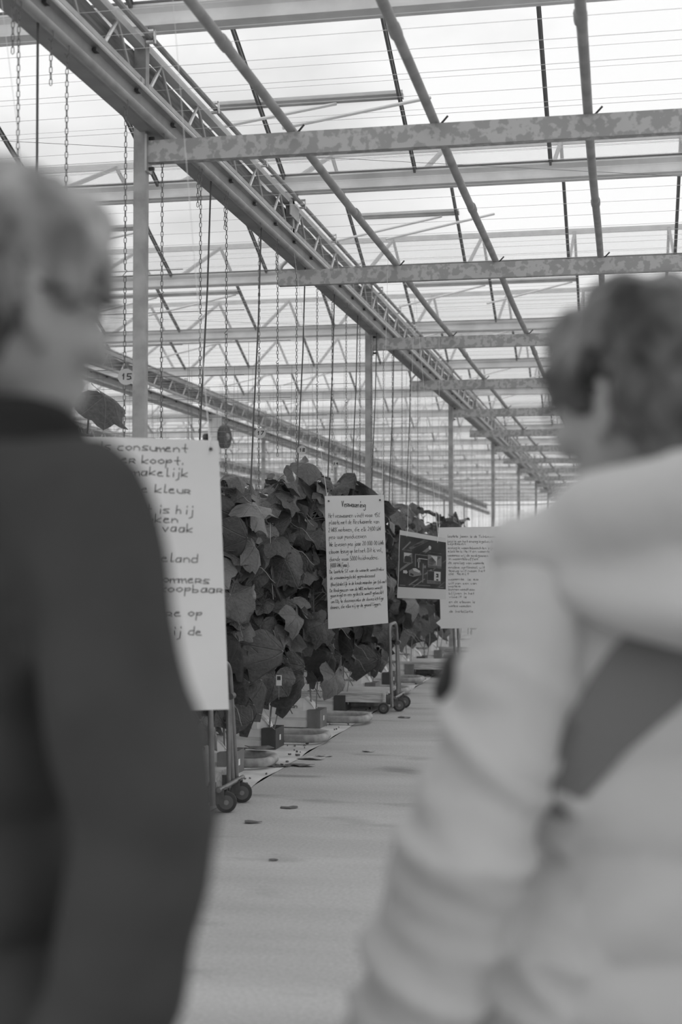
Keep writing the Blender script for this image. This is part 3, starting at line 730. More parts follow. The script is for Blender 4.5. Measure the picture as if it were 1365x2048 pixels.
# the rest of the crop, farther in and farther away
hb = MB(); low = []
for s_ in range(4):
    A = 9; vs = [(0, 0, 0)] + [((1.0 if k % 2 else .72) * cos(2*pi*k/A), (1.0 if k % 2 else .72) * sin(2*pi*k/A), -.28 - .12 * (k % 3)) for k in range(A)]
    low.append((vs, [(0, 1 + k, 1 + (k + 1) % A) for k in range(A)]))
for k in range(-3, 46):
    y = ROW0 + ROWP * k
    nn = 230 if k <= 10 else 90
    x0 = -3.35 if k <= 4 else (-3.15 if k <= 10 else -2.5); x1 = -6.2 if k <= 10 else -5.5
    for i in range(nn):
        x = x0 + (x1 - x0) * rnd.random() ** 1.3; z = .2 + 1.72 * rnd.random() ** 1.15; vs, fs = rnd.choice(low)
        s_ = .10 + .06 * rnd.random(); m_ = Matrix.Translation((x, y + .34 * (rnd.random() - .5), z)) @ Euler((rnd.random() * 2.4 - .6, rnd.random() * 1.2 - .3, rnd.random() * 6.28)).to_matrix().to_4x4() @ Matrix.Scale(s_, 4)
        hb.add([m_ @ Vector(v) for v in vs], fs)
for k in range(-4, 46):                           # crop far to the left, seen only as a strip
    y = ROW0 + ROWP * k
    for i in range(26):
        x = -6.2 - 20 * rnd.random(); z = 1.2 + .85 * rnd.random(); vs, fs = rnd.choice(low)
        s_ = .18 + .08 * rnd.random(); m_ = Matrix.Translation((x, y, z)) @ Euler((rnd.random() * 2, rnd.random(), rnd.random() * 6.28)).to_matrix().to_4x4() @ Matrix.Scale(s_, 4)
        hb.add([m_ @ Vector(v) for v in vs], fs)
tag(hb.build('cucumber_foliage', M['leaf'], smooth=True), 'dense dark cucumber foliage farther back in the rows', 'foliage', kind='stuff')

# ------------------------------------------------------------------ rail loops, troughs, slabs on the ground
def loop_me(seed):
    r_ = random.Random(seed); g_ = .205
    pts = arc_path([(-3.6, -g_, .055), (.0, -g_, .05), (.0, g_, .05), (-3.6, g_, .055)], .17, 8)
    return MB().tube(pts, .031, 12)
lnames = {}
for k in range(-3, 9):
    y = ROW0 + ROWP * k + .38
    t = empty('pipe_rail', ({-1: -2.35, 0: -2.26, 1: -2.17}.get(k, -2.27 + .04 * (k % 2)), y, 0)); tag(t, f'{"U-shaped heating pipe rail on the floor, " + (ordn[k+1] + " beyond the nearest cart" if k >= -1 else ["under the nearest cart", "hidden behind the man"][0 if k == -2 else 1])}', 'pipe rail', 'pipe rails on the floor')
    loop_me(k).build('rail_pipe', M['railp'], t, True)
    for xx in (-.55, -1.8): MB().mm((xx - .02, -.25, 0), (xx + .02, .25, .022)).build('rail_support', M['cartm'], t)
def trough(k):
    y = ROW0 + ROWP * k; x = -2.53 + .05 * (k % 2)
    t = empty('growing_trough', (x, y, .012)); nm = ordn[k] if k >= 0 else None
    tag(t, f'ridged white trough with square end cap, {nm + " row beyond the nearest cart" if nm else ["beside the nearest cart", "under the largest poster", "hidden behind the man"][-k-1]}', 'trough', 'growing troughs')
    w_ = .115; prof = [(-w_, .0), (w_, .0), (w_, .055), (w_ - .012, .06), (w_ - .012, .075), (w_, .08), (w_, .135), (-w_, .135), (-w_, .08), (-w_ + .012, .075), (-w_ + .012, .06), (-w_, .055)]
    MB().prism(prof, 0, -3.6, -.11).build('trough_body', M['foam'], t)
    c_ = MB().mm((-.11, -w_ - .015, -.005), (0, w_ + .015, .145)).build('end_cap', M['cap' if k % 2 == 0 else 'capg'], t)
    MB().mm((.0, -.015, .05), (.003, .02, .09)).build('cap_label', M['white'], c_)
    for j in range(2):
        s_ = empty('substrate_slab', (x - .09 - 1.12 * j, y, .147)); tag(s_, f'white {"lettered slab on the trough end" if j == 0 else "slab second along the trough"}, {nm + " row beyond the nearest cart" if nm else ["beside the nearest cart", "under the largest poster", "hidden behind the man"][-k-1]}', 'substrate slab', 'substrate slabs')
        b = MB(); b.prism([(-.095, 0), (.095, 0), (.1, .03), (.085, .105), (-.085, .105), (-.1, .03)], 0, -1.05, -.06)
        b.add([(-.06, -.095, 0), (-.06, .095, 0), (-.06, .085, .105), (-.06, -.085, .105), (.03, -.03, .0), (.03, .05, .002), (-.0, .07, .06), (-.01, -.07, .07)], [(0, 1, 5, 4), (1, 2, 6, 5), (2, 3, 7, 6), (3, 0, 4, 7), (4, 5, 6, 7)])
        b.build('slab_bag', M['white'], s_)
        if j == 0:
            fx = lambda a, b_, l=0: Vector((-.42 + a, -.1 - l - .012 * 0 + (b_ > .03) * (b_ - .03) * .27, b_))
            st, L = strokes('Grodan', .022, random.Random(2)); mb = MB()
            for p in st: ribbon(mb, [(a * .9 + .14, b_ + .025) for a, b_ in p], .008, lambda a, b_, l=0: Vector((-.42 + a, -.1 - .002 + max(0, b_ - .03) * .27, b_)))
            mb.build('lettering', M['inkf'], s_)
    # drip hose arcs
    MB().tube([(-.5, -.02, .26), (-.42, -.1, .33), (-.3, -.17, .25), (-.22, -.2, .12)], .004, 5).build('drip_line', M['hose'], t, True)
    return t
for k in range(-3, 8): trough(k)
# upright cut stems / old leaves at the row foot come with the plants; loose debris on the sheet
db = MB(); rr_ = random.Random(5)
for i in range(380):
    x = EDGE - .02 - 1.0 * rr_.random() ** 1.4; y = 6 + 12 * rr_.random(); s_ = .003 + .009 * rr_.random() ** 2
    a = rr_.random() * 6.3; n_ = rr_.choice((4, 5)); z = .012
    pts = [(x + s_ * (1.6 if q % 2 else .7) * cos(a + q * 2 * pi / n_), y + s_ * (1.4 if q % 2 else .8) * sin(a + q * 2 * pi / n_), z + .004 + .006 * rr_.random()) for q in range(n_)]
    db.add(pts + [(p[0], p[1], .008) for p in pts], [tuple(range(n_))] + [(q, (q+1) % n_, n_ + (q+1) % n_, n_ + q) for q in range(n_)])
tag(db.build('leaf_litter', M['debris']), 'small dark leaf scraps scattered on the white ground sheet', 'litter', kind='stuff')
for i, (x, y, s_, m_, lab) in enumerate(((-2.178, 9.48, .085, 'debris', 'largest withered dark leaf lying on the path by the sheet edge'), (-2.30, 9.40, .08, 'debris', 'curled dark leaf on the path beside the first rail loop'), (-2.19, 9.82, .09, 'debl', 'pale crumpled leaf at the edge of the white sheet'), (-2.10, 9.98, .06, 'debl', 'small pale scrap beside the crumpled leaf'), (-1.924, 12.53, .06, 'debris', 'small dark leaf on the path near the second cart'), (-1.862, 7.857, .045, 'debris', 'small leaf scrap on the path right of the nearest cart wheel'), (-1.961, 7.386, .05, 'debris', 'small dark scrap on the path in front of the nearest cart'), (-1.622, 6.489, .03, 'debris', 'tiny dark scrap in the middle of the path'), (-1.835, 10.27, .06, 'debl', 'thin pale stalk lying on the path'), (-2.5, 9.62, .12, 'debris', 'heap of wilted leaves on top of the first rail loop'), (-2.45, 11.15, .12, 'debris', 'spiky wilted shoot lying behind the second rail loop'))):
    m = MB(); n_ = 9; r2 = random.Random(i); s_ *= .8; vs = [(0, 0, .004 + .08 * s_)]
    for k in range(n_):
        a = 2 * pi * k / n_; q = s_ * (.5 + .8 * r2.random()); vs.append((q * cos(a) * 1.3, q * sin(a) * .8, .005 + .22 * s_ * r2.random()))
    vs += [(v[0], v[1], v[2] - .004) for v in vs[1:]]
    m.add(vs, [(0, 1 + k, 1 + (k+1) % n_) for k in range(n_)] + [(1 + k, 1 + n_ + k, 1 + n_ + (k+1) % n_, 1 + (k+1) % n_) for k in range(n_)])
    o = m.build('fallen_leaf', M[m_], None, True); o.location = (x, y, .09 if i == 9 else .0); tag(o, lab, 'leaf', 'leaves fallen on the floor')
# small tag among the leaves
t = empty('plant_tag', (-2.44, 9.95, .50)); tag(t, 'small white printed tag on a thin wire among the lower leaves', 'tag')
MB().mm((-.02, -.002, .0), (.02, .002, .075)).build('tag_card', M['white'], t); MB().mm((-.013, -.0035, .04), (.013, -.0021, .068)).build('tag_print', M['ink'], t); MB().tube([(0, 0, -.1), (0, 0, .0)], .0015, 4).build('tag_wire', M['stem'], t)

# ------------------------------------------------------------------ platform carts
def wheel(parent, x, y, r_=.058, rz=0.):
    w_ = empty('wheel', (x, y, r_)); w_.parent = parent; w_.rotation_euler = (0, 0, rz)
    prof = []
    MB().tube([(0, -.018, 0), (0, -.014, 0), (0, .014, 0), (0, .018, 0)], [r_ * .86, r_, r_, r_ * .86], 24).build('tyre', M['rubber'], w_, True)
    MB().tube([(0, -.0205, 0), (0, .0205, 0)], r_ * .68, 20).build('rim', M['rim'], w_, True)
    MB().tube([(0, -.026, 0), (0, .026, 0)], r_ * .24, 10).build('hub', M['cartt'], w_, True)
def cart(x, y, label):
    t = empty('platform_cart', (x, y, 0)); tag(t, label, 'cart', 'platform carts')
    for j in range(4): MB().mm((-1.25, -.30 + .151 * j, .165), (-.06, -.30 + .151 * j + .147, .185)).build('deck_board', M['wood'], t)
    for s_ in (-1, 1): MB().mm((-1.25, s_ * .30 - .012, .095), (-.06, s_ * .30 + .012, .163)).build('side_beam', M['wood'], t)
    MB().mm((-.06, -.33, .10), (-.04, .33, .19)).build('front_board', M['wood'], t)
    # folded plates, axle tube, wheels
    for s_ in (-1, 1):
        m = MB(); m.mm((-.04, s_*.2 - .07, .075), (.0, s_*.2 - .064, .165)); m.mm((-.04, s_*.2 + .064, .075), (.0, s_*.2 + .07, .165)); m.mm((-.004, s_*.2 - .07, .075), (.002, s_*.2 + .07, .165))
        m.build('bracket', M['cartm'], t)
        MB().tube([(.002, s_*.2 + .03, .12), (.02, s_*.2 + .03, .12)], .014, 8).build('bolt', M['rim'], t)
        wheel(t, (.06, 0, .0)[s_ + 1 if s_ < 0 else 0], .2 if s_ > 0 else -.13, rz=R(14)); wheel(t, -.045, s_ * .36 - .0, .05)
        yw = .2 if s_ > 0 else -.13; m = MB(); m.box((.03, yw - .032, .09), (.05, .005, .08)); m.box((.03, yw + .032, .09), (.05, .005, .08)); m.box((.03, yw, .132), (.06, .07, .006)); m.build('wheel_fork', M['cartm'], t)
        wheel(t, -1.1, s_ * .3)
    MB().tube([(.035, -.2, .13), (.035, .31, .13)], .013, 10).build('cross_bar', M['cartt'], t, True)
    # tall bow handle and the folded prop beside it
    MB().tube(arc_path([(.01, -.22, .05), (-.02, -.2, .80), (-.02, .2, .81), (.01, .26, .10)], .10, 8), .0155, 10).build('bow_handle', M['cartt'], t, True)
    MB().tube([(.012, .09, .10), (.0, .11, .62)], .013, 10).build('prop_bar', M['cartt'], t, True); MB().tube([(.012, .165, .12), (.0, .12, .62)], .015, 10).build('prop_bar', M['cartt'], t, True)
    MB().tube([(.018, .09, .62), (.018, .15, .62)], .02, 10).build('hinge', M['rim'], t, True)
    return t
cart(-2.24, 7.80, 'nearest wooden platform cart with a steel bow handle, beside the largest poster')
cart(-2.12, 13.2, 'second wooden platform cart with a bow handle, standing below the picture sheet')
cart(-2.0, 17.2, 'farthest platform cart, only a low edge seen left of the woman')


# ------------------------------------------------------------------ people
YAW = R(11.285)
def ico(sub):
    bm = bmesh.new(); bmesh.ops.create_icosphere(bm, subdivisions=sub, radius=1); v = [x.co.copy() for x in bm.verts]; f = [tuple(q.index for q in p.verts) for p in bm.faces]; bm.free(); return v, f
ICO = ico(3); ICO2 = ico(2)
class Blob:
    # a body or garment modelled as merged volumes, remeshed to one continuous skin
    def __init__(s): s.m = MB()
    def e(s, c, r, rot=(0, 0, 0)):
        m_ = Euler(rot).to_matrix(); c = Vector(c)
        s.m.add([c + m_ @ Vector((v.x * r[0], v.y * r[1], v.z * r[2])) for v in ICO[0]], ICO[1]); return s
    def c(s, a, b, r0, r1, n=None):
        a, b = Vector(a), Vector(b); L = (b - a).length; n = n or max(3, int(L / (min(r0, r1) * .45)))
        for i in range(n + 1):
            t = i / n; r_ = r0 + (r1 - r0) * t; p = a.lerp(b, t)
            s.m.add([p + v * r_ for v in ICO2[0]], ICO2[1])
        return s
    def path(s, pts, rs):
        for i in range(len(pts) - 1): s.c(pts[i], pts[i+1], rs[i], rs[i+1])
        return s
    def done(s, name, mat_, parent, voxel=.01, smooth=4, disp=None, loc=None, rz=0):
        me = bpy.data.meshes.new(name); me.from_pydata(s.m.v, [], s.m.f)
        o = bpy.data.objects.new(name + '_tmp', me); C.objects.link(o)
        md = o.modifiers.new('r', 'REMESH'); md.mode = 'VOXEL'; md.voxel_size = voxel
        sm_ = o.modifiers.new('s', 'SMOOTH'); sm_.iterations = smooth; sm_.factor = .5
        dg = bpy.context.evaluated_depsgraph_get(); ev = o.evaluated_get(dg)
        nm = bpy.data.meshes.new_from_object(ev); bpy.data.objects.remove(o); bpy.data.meshes.remove(me)
        nm.name = name
        if disp:
            nrm = [v.normal.copy() for v in nm.vertices]
            for v, n_ in zip(nm.vertices, nrm): v.co += n_ * disp(v.co)
        nm.materials.clear(); nm.materials.append(mat_)
        nm.polygons.foreach_set('use_smooth', [True] * len(nm.polygons))
        ob = bpy.data.objects.new(name, nm); C.objects.link(ob)
        if parent: ob.parent = parent
        return ob
def nz3(x, y, z): return noise.noise(Vector((x, y, z)))
def head(b, c, fa, sc=1.0, pitch=0.0):
    # merge a head into blob b: c = centre, fa = facing angle (from +x right, towards +y away)
    mrot = Matrix.Rotation(fa - pi / 2, 3, 'Z') @ Matrix.Rotation(pitch, 3, 'X'); c = Vector(c)
    def T(p): return c + mrot @ (Vector(p) * sc)
    rz = Euler((pitch, 0, fa - pi / 2))
    def E(p, r, rot=(0, 0, 0)):
        m_ = mrot @ Euler(rot).to_matrix(); cc = T(p)
        b.m.add([cc + m_ @ Vector((v.x * r[0] * sc, v.y * r[1] * sc, v.z * r[2] * sc)) for v in ICO[0]], ICO[1])
    E((0, -.012, .03), (.075, .095, .085)); E((0, .02, -.02), (.066, .075, .085)); E((0, .035, -.075), (.052, .055, .04)); E((0, .072, -.095), (.02, .018, .016))
    E((0, .085, .045), (.05, .016, .022)); E((0, .101, -.012), (.012, .022, .028), (.35, 0, 0)); E((0, .112, -.028), (.016, .014, .011))
    for s in (-1, 1):
        E((s * .045, .065, -.025), (.026, .026, .024)); E((s * .031, .083, .01), (.015, .012, .011))
        E((s * .074, -.005, -.008), (.008, .020, .033), (.15, 0, s * .35)); E((s * .080, -.012, .008), (.007, .017, .02), (.1, 0, s * .5)); E((s * .072, .006, -.035), (.007, .009, .011))
    E((0, .091, -.058), (.024, .010, .006)); E((0, .089, -.069), (.02, .010, .006))
    return T, mrot
def hand(b, wrist, d, n_, th, sc=1.0, curl=.5):
    # palm and five bent fingers; d = pointing direction, n_ = palm normal, th = thumb side
    d, n_ = Vector(d).normalized(), Vector(n_).normalized(); th = Vector(th).normalized(); w_ = Vector(wrist)
    k = w_ + d * .05 * sc
    for i in range(4):
        o = th * (.030 - .020 * i) * sc
        b.c(w_ + th * (.012 - .008 * i) * sc, w_ + d * .085 * sc + o, .015 * sc, .0125 * sc)
        L = (.036, .042, .039, .030)[i] * sc; p0 = w_ + d * .088 * sc + o
        d1 = (d + n_ * curl * .5).normalized(); p1 = p0 + d1 * L; d2 = (d + n_ * curl * 1.4).normalized(); p2 = p1 + d2 * L * .7; d3 = (d + n_ * curl * 2.6).normalized(); p3_ = p2 + d3 * L * .5
        b.path([p0, p1, p2, p3_], [.0092 * sc, .0088 * sc, .008 * sc, .007 * sc])
    t0 = w_ + d * .025 * sc + th * .02 * sc; t1 = t0 + (d * .7 + th * .7 + n_ * .3).normalized() * .042 * sc; t2 = t1 + (d + th * .25 + n_ * .4).normalized() * .032 * sc
    b.path([t0, t1, t2, t2 + (d + n_ * .5).normalized() * .018 * sc], [.015 * sc, .0115 * sc, .0095 * sc, .008 * sc])
def spectacles(parent, T, mrot, sc):
    m = MB()
    for s in (-1, 1):
        pts = [T((s * .034 + .025 * cos(a), .102 - .010 * abs(s * .034 + .025 * cos(a)) / .06, .008 + .019 * sin(a))) for a in [2 * pi * k / 16 for k in range(16)]]
        m.tube(pts, .0024, 6, closed=True)
        m.tube([T((s * .060, .094, .014)), T((s * .078, .04, .016)), T((s * .083, -.01, .012)), T((s * .081, -.022, -.006))], .004, 6)
    m.tube([T((-.010, .105, .012)), T((0, .108, .015)), T((.010, .105, .012))], .0022, 6)
    return m.build('spectacles', M['frame'], parent, True)
def locks(mb, T, mrot, sc, n_, rnd_, zmin, L, r_, front=.05, part=0):
    # tapering hair locks lying over the skull
    for i in range(n_):
        a = rnd_.random() * 2 * pi; el = R(-15 + 100 * rnd_.random())
        d = Vector((cos(a) * cos(el), sin(a) * cos(el), sin(el)))
        if d.y > -.25 and d.z < .5: continue
        if d.z < zmin: continue
        root = Vector((0, -.014, .03)) + Vector((d.x * .080, d.y * .100, d.z * .092))
        tan = (Vector((0, 0, -1)) * .8 + Vector((part * .6, .35, 0)) + Vector((rnd_.random() - .5, rnd_.random() - .5, rnd_.random() - .5)) * 1.1)
        tan = (tan - d * tan.dot(d)).normalized()
        pts = [root]; l = L * (.6 + .8 * rnd_.random())
        for k in range(1, 5):
            q = k / 4; p = root + tan * l * q; dd = (p - Vector((0, -.014, .03)))
            e_ = math.sqrt((dd.x / .086) ** 2 + (dd.y / .106) ** 2 + (dd.z / .098) ** 2)
            p = Vector((0, -.014, .03)) + dd / max(e_, .001) * (1.0 + .16 * sin(q * pi * .9))
            pts.append(p)
        mb.tube([T(p) for p in pts], [r_, r_ * 1.3, r_ * 1.15, r_ * .8, r_ * .15], 5)

def place_person(o, x, y):
    # x right / y ahead in a frame turned with the view, feet on the floor
    o.location = (x * cos(YAW) - y * sin(YAW), x * sin(YAW) + y * cos(YAW), 0); o.rotation_euler = (0, 0, YAW)

# ---- man on the left: dark coat, grey hair, seen from behind his right shoulder
HM = (.0, .0, 1.655); fm = R(40)
b = Blob()
T, mr = head(b, HM, fm, 1.04, R(-6))
TC = Vector((-.085, .03, 0)); rx, ry = cos(R(-28)), sin(R(-28))          # shoulder axis, pointing to his right
def sh(d, f, z): return (TC.x + rx * d - ry * f, TC.y + ry * d + rx * f, z)
b.path([(-.02, -.005, 1.62), sh(0, .0, 1.50)], [.058, .066])
b.e(sh(0, 0, 1.30), (.165, .105, .22), (0, 0, R(-28))); b.e(sh(0, 0, 1.05), (.155, .11, .17), (0, 0, R(-28))); b.e(sh(0, 0, .93), (.16, .115, .12), (0, 0, R(-28)))
b.path([sh(-.15, 0, 1.46), sh(.15, 0, 1.46)], [.06, .06])
SR, ER, WR = (.080, -.065, 1.455), (.178, -.160, 1.165), (.112, -.115, .955)
SLm, ELm, WLm = sh(-.18, 0, 1.45), sh(-.26, -.04, 1.16), sh(-.22, .14, .98)
b.path([SR, ER, WR], [.05, .042, .028]); b.path([SLm, ELm, WLm], [.05, .042, .028])
hand(b, WR, (-.15, .2, -1), (-.6, .5, 0), (.3, .9, .1), 1.0, .35); hand(b, WLm, (.2, .25, -1), (.5, .3, 0), (-.3, .9, 0), 1.0, .35)
for s in (-1, 1):
    b.path([sh(s * .085, 0, .90), sh(s * .095, .02, .50), sh(s * .10, -.01, .09)], [.082, .056, .04])
    b.c(sh(s * .10, -.05, .045), sh(s * .115, .16, .035), .036, .03)
man = b.done('person', M['skin'], None, .0072, 3)
place_person(man, -.345, 1.45)
tag(man, 'grey-haired man with spectacles in a long dark coat, left foreground, seen from behind', 'person')
def man_folds(p):
    w_ = .012 * nz3(p.x * 9, p.y * 9, p.z * 2.6) + .013 * nz3(p.x * 5 + p.z * 9, p.y * 5, p.z * 9) + .004 * nz3(p.x * 17, p.y * 15, p.z * 10)
    return w_
# coat: torso, skirt and sleeves in one garment
b = Blob()
b.e(sh(0, 0, 1.33), (.185, .14, .20), (0, 0, R(-28))); b.path([sh(-.155, 0, 1.455), sh(0, -.015, 1.50), (.055, -.055, 1.462)], [.075, .085, .072])
for z, w1, w2 in ((1.2, .18, .14), (1.08, .19, .15), (.96, .21, .165), (.84, .205, .165), (.74, .2, .165)): b.e(sh(0, 0, z), (w1, w2, .12), (0, 0, R(-28)))
b.path([SR, ER, (.148, -.145, 1.02), (.10, -.115, .90)], [.076, .069, .066, .058]); b.path([SLm, ELm, sh(-.22, .12, .99)], [.072, .068, .06])
coat = b.done('coat', M['coat'], man, .010, 5, man_folds)
b = Blob()
ring = [(-.02 + .085 * cos(a), -.005 + .08 * sin(a), 1.515 + .025 * sin(a + 2.6)) for a in [2 * pi * k / 14 for k in range(15)]]
b.path(ring, [.024] * 15); b.path([(q[0] * 1.05, q[1] * 1.05, q[2] - .03) for q in ring], [.026] * 15)
b.done('collar', M['coll'], coat, .008, 4)
b = Blob()
for s in (-1, 1): b.path([sh(s * .09, 0, .88), sh(s * .098, .02, .50), sh(s * .102, -.01, .10)], [.098, .078, .066])
b.done('trousers', M['trous'], man, .011, 4, man_folds)
for s in (-1, 1):
    b = Blob(); b.path([sh(s * .10, -.06, .05), sh(s * .105, .05, .05), sh(s * .118, .19, .037)], [.045, .044, .034]); b.e(sh(s * .107, .06, .018), (.048, .14, .018), (0, 0, R(-28)))
    b.done('shoe', M['shoe'], man, .008, 3)
hb_ = Blob()
def TH(p): return T(p)
def hair_e(bb, p, r, Tf, mrf, sc, rot=(0, 0, 0)):
    m_ = mrf @ Euler(rot).to_matrix(); cc = Tf(p)
    bb.m.add([cc + m_ @ Vector((v.x * r[0] * sc, v.y * r[1] * sc, v.z * r[2] * sc)) for v in ICO[0]], ICO[1])
hair_e(hb_, (0, -.028, .05), (.086, .100, .086), T, mr, 1.04); hair_e(hb_, (0, -.055, .0), (.074, .066, .085), T, mr, 1.04); hair_e(hb_, (0, .055, .098), (.062, .046, .034), T, mr, 1.04, (-.3, 0, 0)); hair_e(hb_, (.0, -.06, -.06), (.055, .04, .04), T, mr, 1.04)
for s in (-1, 1): hair_e(hb_, (s * .068, .03, .045), (.016, .03, .04), T, mr, 1.04)
lk = MB(); locks(lk, T, mr, 1.04, 260, random.Random(4), -.2, .075, .007, part=.3)
hb_.m.add([Vector(v) for v in lk.v], lk.f)
hb_.done('hair', M['hairg'], man, .0055, 2, lambda p: .012 * nz3(p.x * 24, p.y * 24, p.z * 20) + .006 * nz3(p.x * 55, p.y * 55, p.z * 40))
spectacles(man, T, mr, 1.04)

# ---- woman on the right: pale hooded jacket, dark hair, seen from behind her left shoulder
HW = (.005, .0, 1.585); fw_ = R(131)
b = Blob()
T, mr = head(b, HW, fw_, 1.04, R(-10))
TC = Vector((.04, .02, 0)); rx, ry = cos(R(22)), sin(R(22))
b.path([(.012, -.01, 1.545), sh(0, 0, 1.42)], [.05, .058])
b.e(sh(0, 0, 1.24), (.145, .095, .20), (0, 0, R(22))); b.e(sh(0, 0, 1.0), (.14, .10, .15), (0, 0, R(22))); b.e(sh(0, 0, .90), (.16, .11, .12), (0, 0, R(22)))
b.path([sh(-.14, 0, 1.37), sh(.14, 0, 1.37)], [.052, .052])
SL, EL, WL = (-.115, -.045, 1.355), (-.222, -.135, 1.065), (-.290, -.10, .84)
SRw, ERw, WRw = sh(.165, 0, 1.36), (.18, .19, 1.10), (-.055, .25, 1.20)
b.path([SL, EL, WL], [.046, .038, .025]); b.path([SRw, ERw, WRw], [.046, .038, .025])
hand(b, WL, (-.15, .25, -1), (.6, .5, 0), (.3, .9, .1), .92, .5); hand(b, WRw, (-.95, .1, .3), (.1, .9, -.3), (.3, -.1, .9), .92, .7)
for s in (-1, 1):
    b.path([sh(s * .085, 0, .86), sh(s * .09, .02, .47), sh(s * .09, -.01, .085)], [.082, .054, .038]); b.c(sh(s * .09, -.045, .042), sh(s * .10, .14, .033), .033, .028)
wom = b.done('person', M['skin'], None, .0072, 3)
place_person(wom, .354, 1.70)
tag(wom, 'woman with short dark hair in a pale hooded jacket, right foreground, seen from behind', 'person')
SLv, ELv, WLv = Vector(SL), Vector(EL), Vector(WL)
def jacket_folds(p):
    # sleeve: slanting ring folds that bunch up near the elbow; body: long diagonal folds
    ax = (ELv - SLv).normalized(); q = p - SLv; t_ = q.dot(ax); d_ = (q - ax * t_).length
    w_ = .006 * nz3(p.x * 8, p.y * 8, p.z * 4)
    if p.x < -.09 and d_ < .17:
        k_ = min(1, max(0, (t_ - .02) / .2)); u_ = p.z + .5 * p.x - .25 * p.y; v_ = p.x - .5 * p.z
        r_ = 1 - abs(nz3(u_ * 15, v_ * 3.5, 3.1)) * 2.2; lo_ = 1 + 1.1 * min(1, max(0, (1.12 - p.z) / .18)); w_ += .014 * k_ * lo_ * (max(0, r_) ** 1.5 - .35) + .010 * k_ * nz3(u_ * 26, v_ * 5, 8)
    else:
        u_ = p.z - .9 * p.x; v_ = p.x + .8 * p.z
        w_ += .018 * nz3(u_ * 9, v_ * 2.5, 5) * min(1, max(0, (1.40 - p.z) / .12))
    return w_
b = Blob()
b.e(sh(0, 0, 1.25), (.19, .15, .20), (0, 0, R(22))); b.path([sh(-.13, 0, 1.365), sh(0, -.02, 1.40), sh(.15, 0, 1.37)], [.072, .085, .072])
for z, w1, w2 in ((1.12, .195, .155), (1.0, .205, .165), (.9, .215, .172), (.8, .22, .175), (.74, .215, .172)): b.e(sh(0, 0, z), (w1, w2, .11), (0, 0, R(22)))
b.e((-.11, -.05, .93), (.10, .09, .13)); b.path([SL, (-.165, -.085, 1.22), EL, (-.262, -.115, .93), (-.287, -.10, .865)], [.074, .078, .078, .070, .055]); b.path([SRw, ERw, (-.03, .245, 1.19)], [.07, .062, .048])
jk = b.done('jacket', M['jacket'], wom, .009, 4, jacket_folds)
# hood lying over shoulders and upper back
b = Blob()
b.path([(-.13, .04, 1.41), (-.125, -.04, 1.415), (-.06, -.115, 1.435), (.03, -.15, 1.46), (.12, -.14, 1.485), (.2, -.06, 1.48), (.19, .06, 1.46)], [.038, .048, .06, .072, .078, .072, .05])
b.path([(-.08, -.11, 1.375), (.02, -.185, 1.355), (.14, -.19, 1.345), (.22, -.10, 1.36)], [.035, .06, .072, .06])
b.path([(-.13, .03, 1.43), (-.09, .085, 1.44), (.0, .12, 1.44), (.1, .12, 1.45)], [.036, .038, .038, .038])
b.done('hood', M['jacket'], jk, .009, 4, lambda p: .012 * sin((p.z * 1.0 + p.x * .45) * 48 + 3 * nz3(p.x * 6, p.y * 6, p.z * 6)) * .6 + .007 * nz3(p.x * 9, p.y * 9, p.z * 9))
# wide flat grey band laid over the jacket back, tapering to the lower left
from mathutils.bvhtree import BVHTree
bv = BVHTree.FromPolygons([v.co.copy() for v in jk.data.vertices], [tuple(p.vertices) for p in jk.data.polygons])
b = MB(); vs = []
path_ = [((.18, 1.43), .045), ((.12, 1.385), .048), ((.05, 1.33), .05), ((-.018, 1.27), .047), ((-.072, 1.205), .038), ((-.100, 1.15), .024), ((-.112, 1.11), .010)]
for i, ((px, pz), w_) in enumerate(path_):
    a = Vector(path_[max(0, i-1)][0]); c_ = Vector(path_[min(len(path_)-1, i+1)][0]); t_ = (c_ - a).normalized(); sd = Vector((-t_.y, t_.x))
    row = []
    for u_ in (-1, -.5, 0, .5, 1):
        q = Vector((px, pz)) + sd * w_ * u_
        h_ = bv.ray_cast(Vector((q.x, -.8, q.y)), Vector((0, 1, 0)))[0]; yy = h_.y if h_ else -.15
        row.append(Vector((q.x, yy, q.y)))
    vs += [p + Vector((0, -.008 + .004 * abs(n_ - 2) / 2, 0)) for n_, p in enumerate(row)] + [p + Vector((0, .006, 0)) for p in row[::-1]]
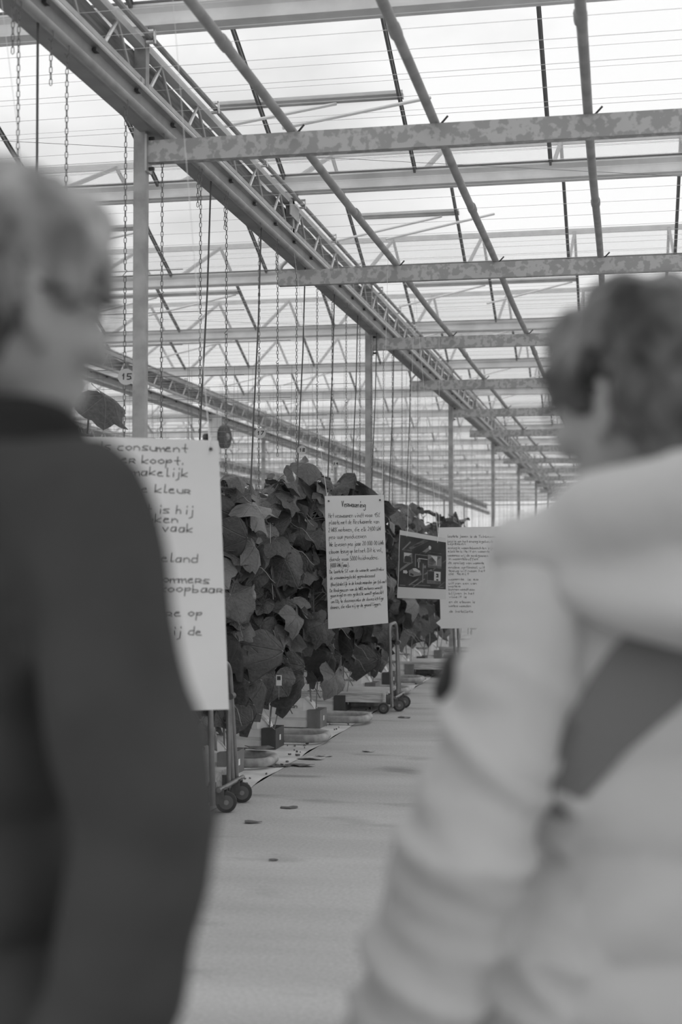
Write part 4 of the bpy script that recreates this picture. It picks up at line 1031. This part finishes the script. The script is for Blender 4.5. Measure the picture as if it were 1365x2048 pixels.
b.add(vs, [(i*10+k, i*10+(k+1) % 10, (i+1)*10+(k+1) % 10, (i+1)*10+k) for i in range(len(path_)-1) for k in range(10)] + [tuple(range(9, -1, -1)), tuple(range((len(path_)-1)*10, len(path_)*10))])
b.build('back_band', M['back_band'], jk, True)
b = Blob()
for s in (-1, 1): b.path([sh(s * .088, 0, .84), sh(s * .093, .02, .47), sh(s * .093, -.01, .09)], [.098, .072, .06])
b.done('trousers', M['trous'], wom, .011, 4, man_folds)
for s in (-1, 1):
    b = Blob(); b.path([sh(s * .09, -.055, .048), sh(s * .095, .04, .048), sh(s * .103, .165, .035)], [.042, .04, .031]); b.e(sh(s * .097, .055, .017), (.044, .125, .017), (0, 0, R(22)))
    b.done('shoe', M['shoe'], wom, .008, 3)
hb_ = Blob()
hair_e(hb_, (0, -.026, .048), (.089, .106, .088), T, mr, 1.04); hair_e(hb_, (0, -.06, -.01), (.078, .066, .092), T, mr, 1.04); hair_e(hb_, (0, .058, .09), (.07, .05, .04), T, mr, 1.04, (-.3, 0, 0)); hair_e(hb_, (.0, -.062, -.085), (.066, .045, .06), T, mr, 1.04)
for s in (-1, 1): hair_e(hb_, (s * .07, .033, .035), (.018, .034, .045), T, mr, 1.04)
lk = MB(); locks(lk, T, mr, 1.04, 300, random.Random(9), -.25, .09, .0085, part=-.2)
hb_.m.add([Vector(v) for v in lk.v], lk.f)
hb_.done('hair', M['haird'], wom, .0055, 2, lambda p: .013 * nz3(p.x * 30 + p.z * 12, p.y * 22, p.z * 13) + .006 * nz3(p.x * 50, p.y * 50, p.z * 36))
spectacles(wom, T, mr, 1.04)

# small dark pouch in her right hand, just showing past the sleeve
pch = Blob(); pch.e((0, 0, 0), (.05, .022, .036)); pch.path([(-.035, 0, -.02), (-.035, 0, .02), (.035, 0, .025), (.035, 0, -.022), (-.035, 0, -.02)], [.02] * 5)
pc = pch.done('pouch', M['shoe'], None, .006, 3)
px_, py_ = .354 - .168, 1.70 + .30
pc.location = (px_ * cos(YAW) - py_ * sin(YAW), px_ * sin(YAW) + py_ * cos(YAW), 1.225); pc.rotation_euler = (0, R(18), YAW)
tag(pc, 'small dark pouch held in front of the woman, its edge showing past her sleeve', 'pouch')
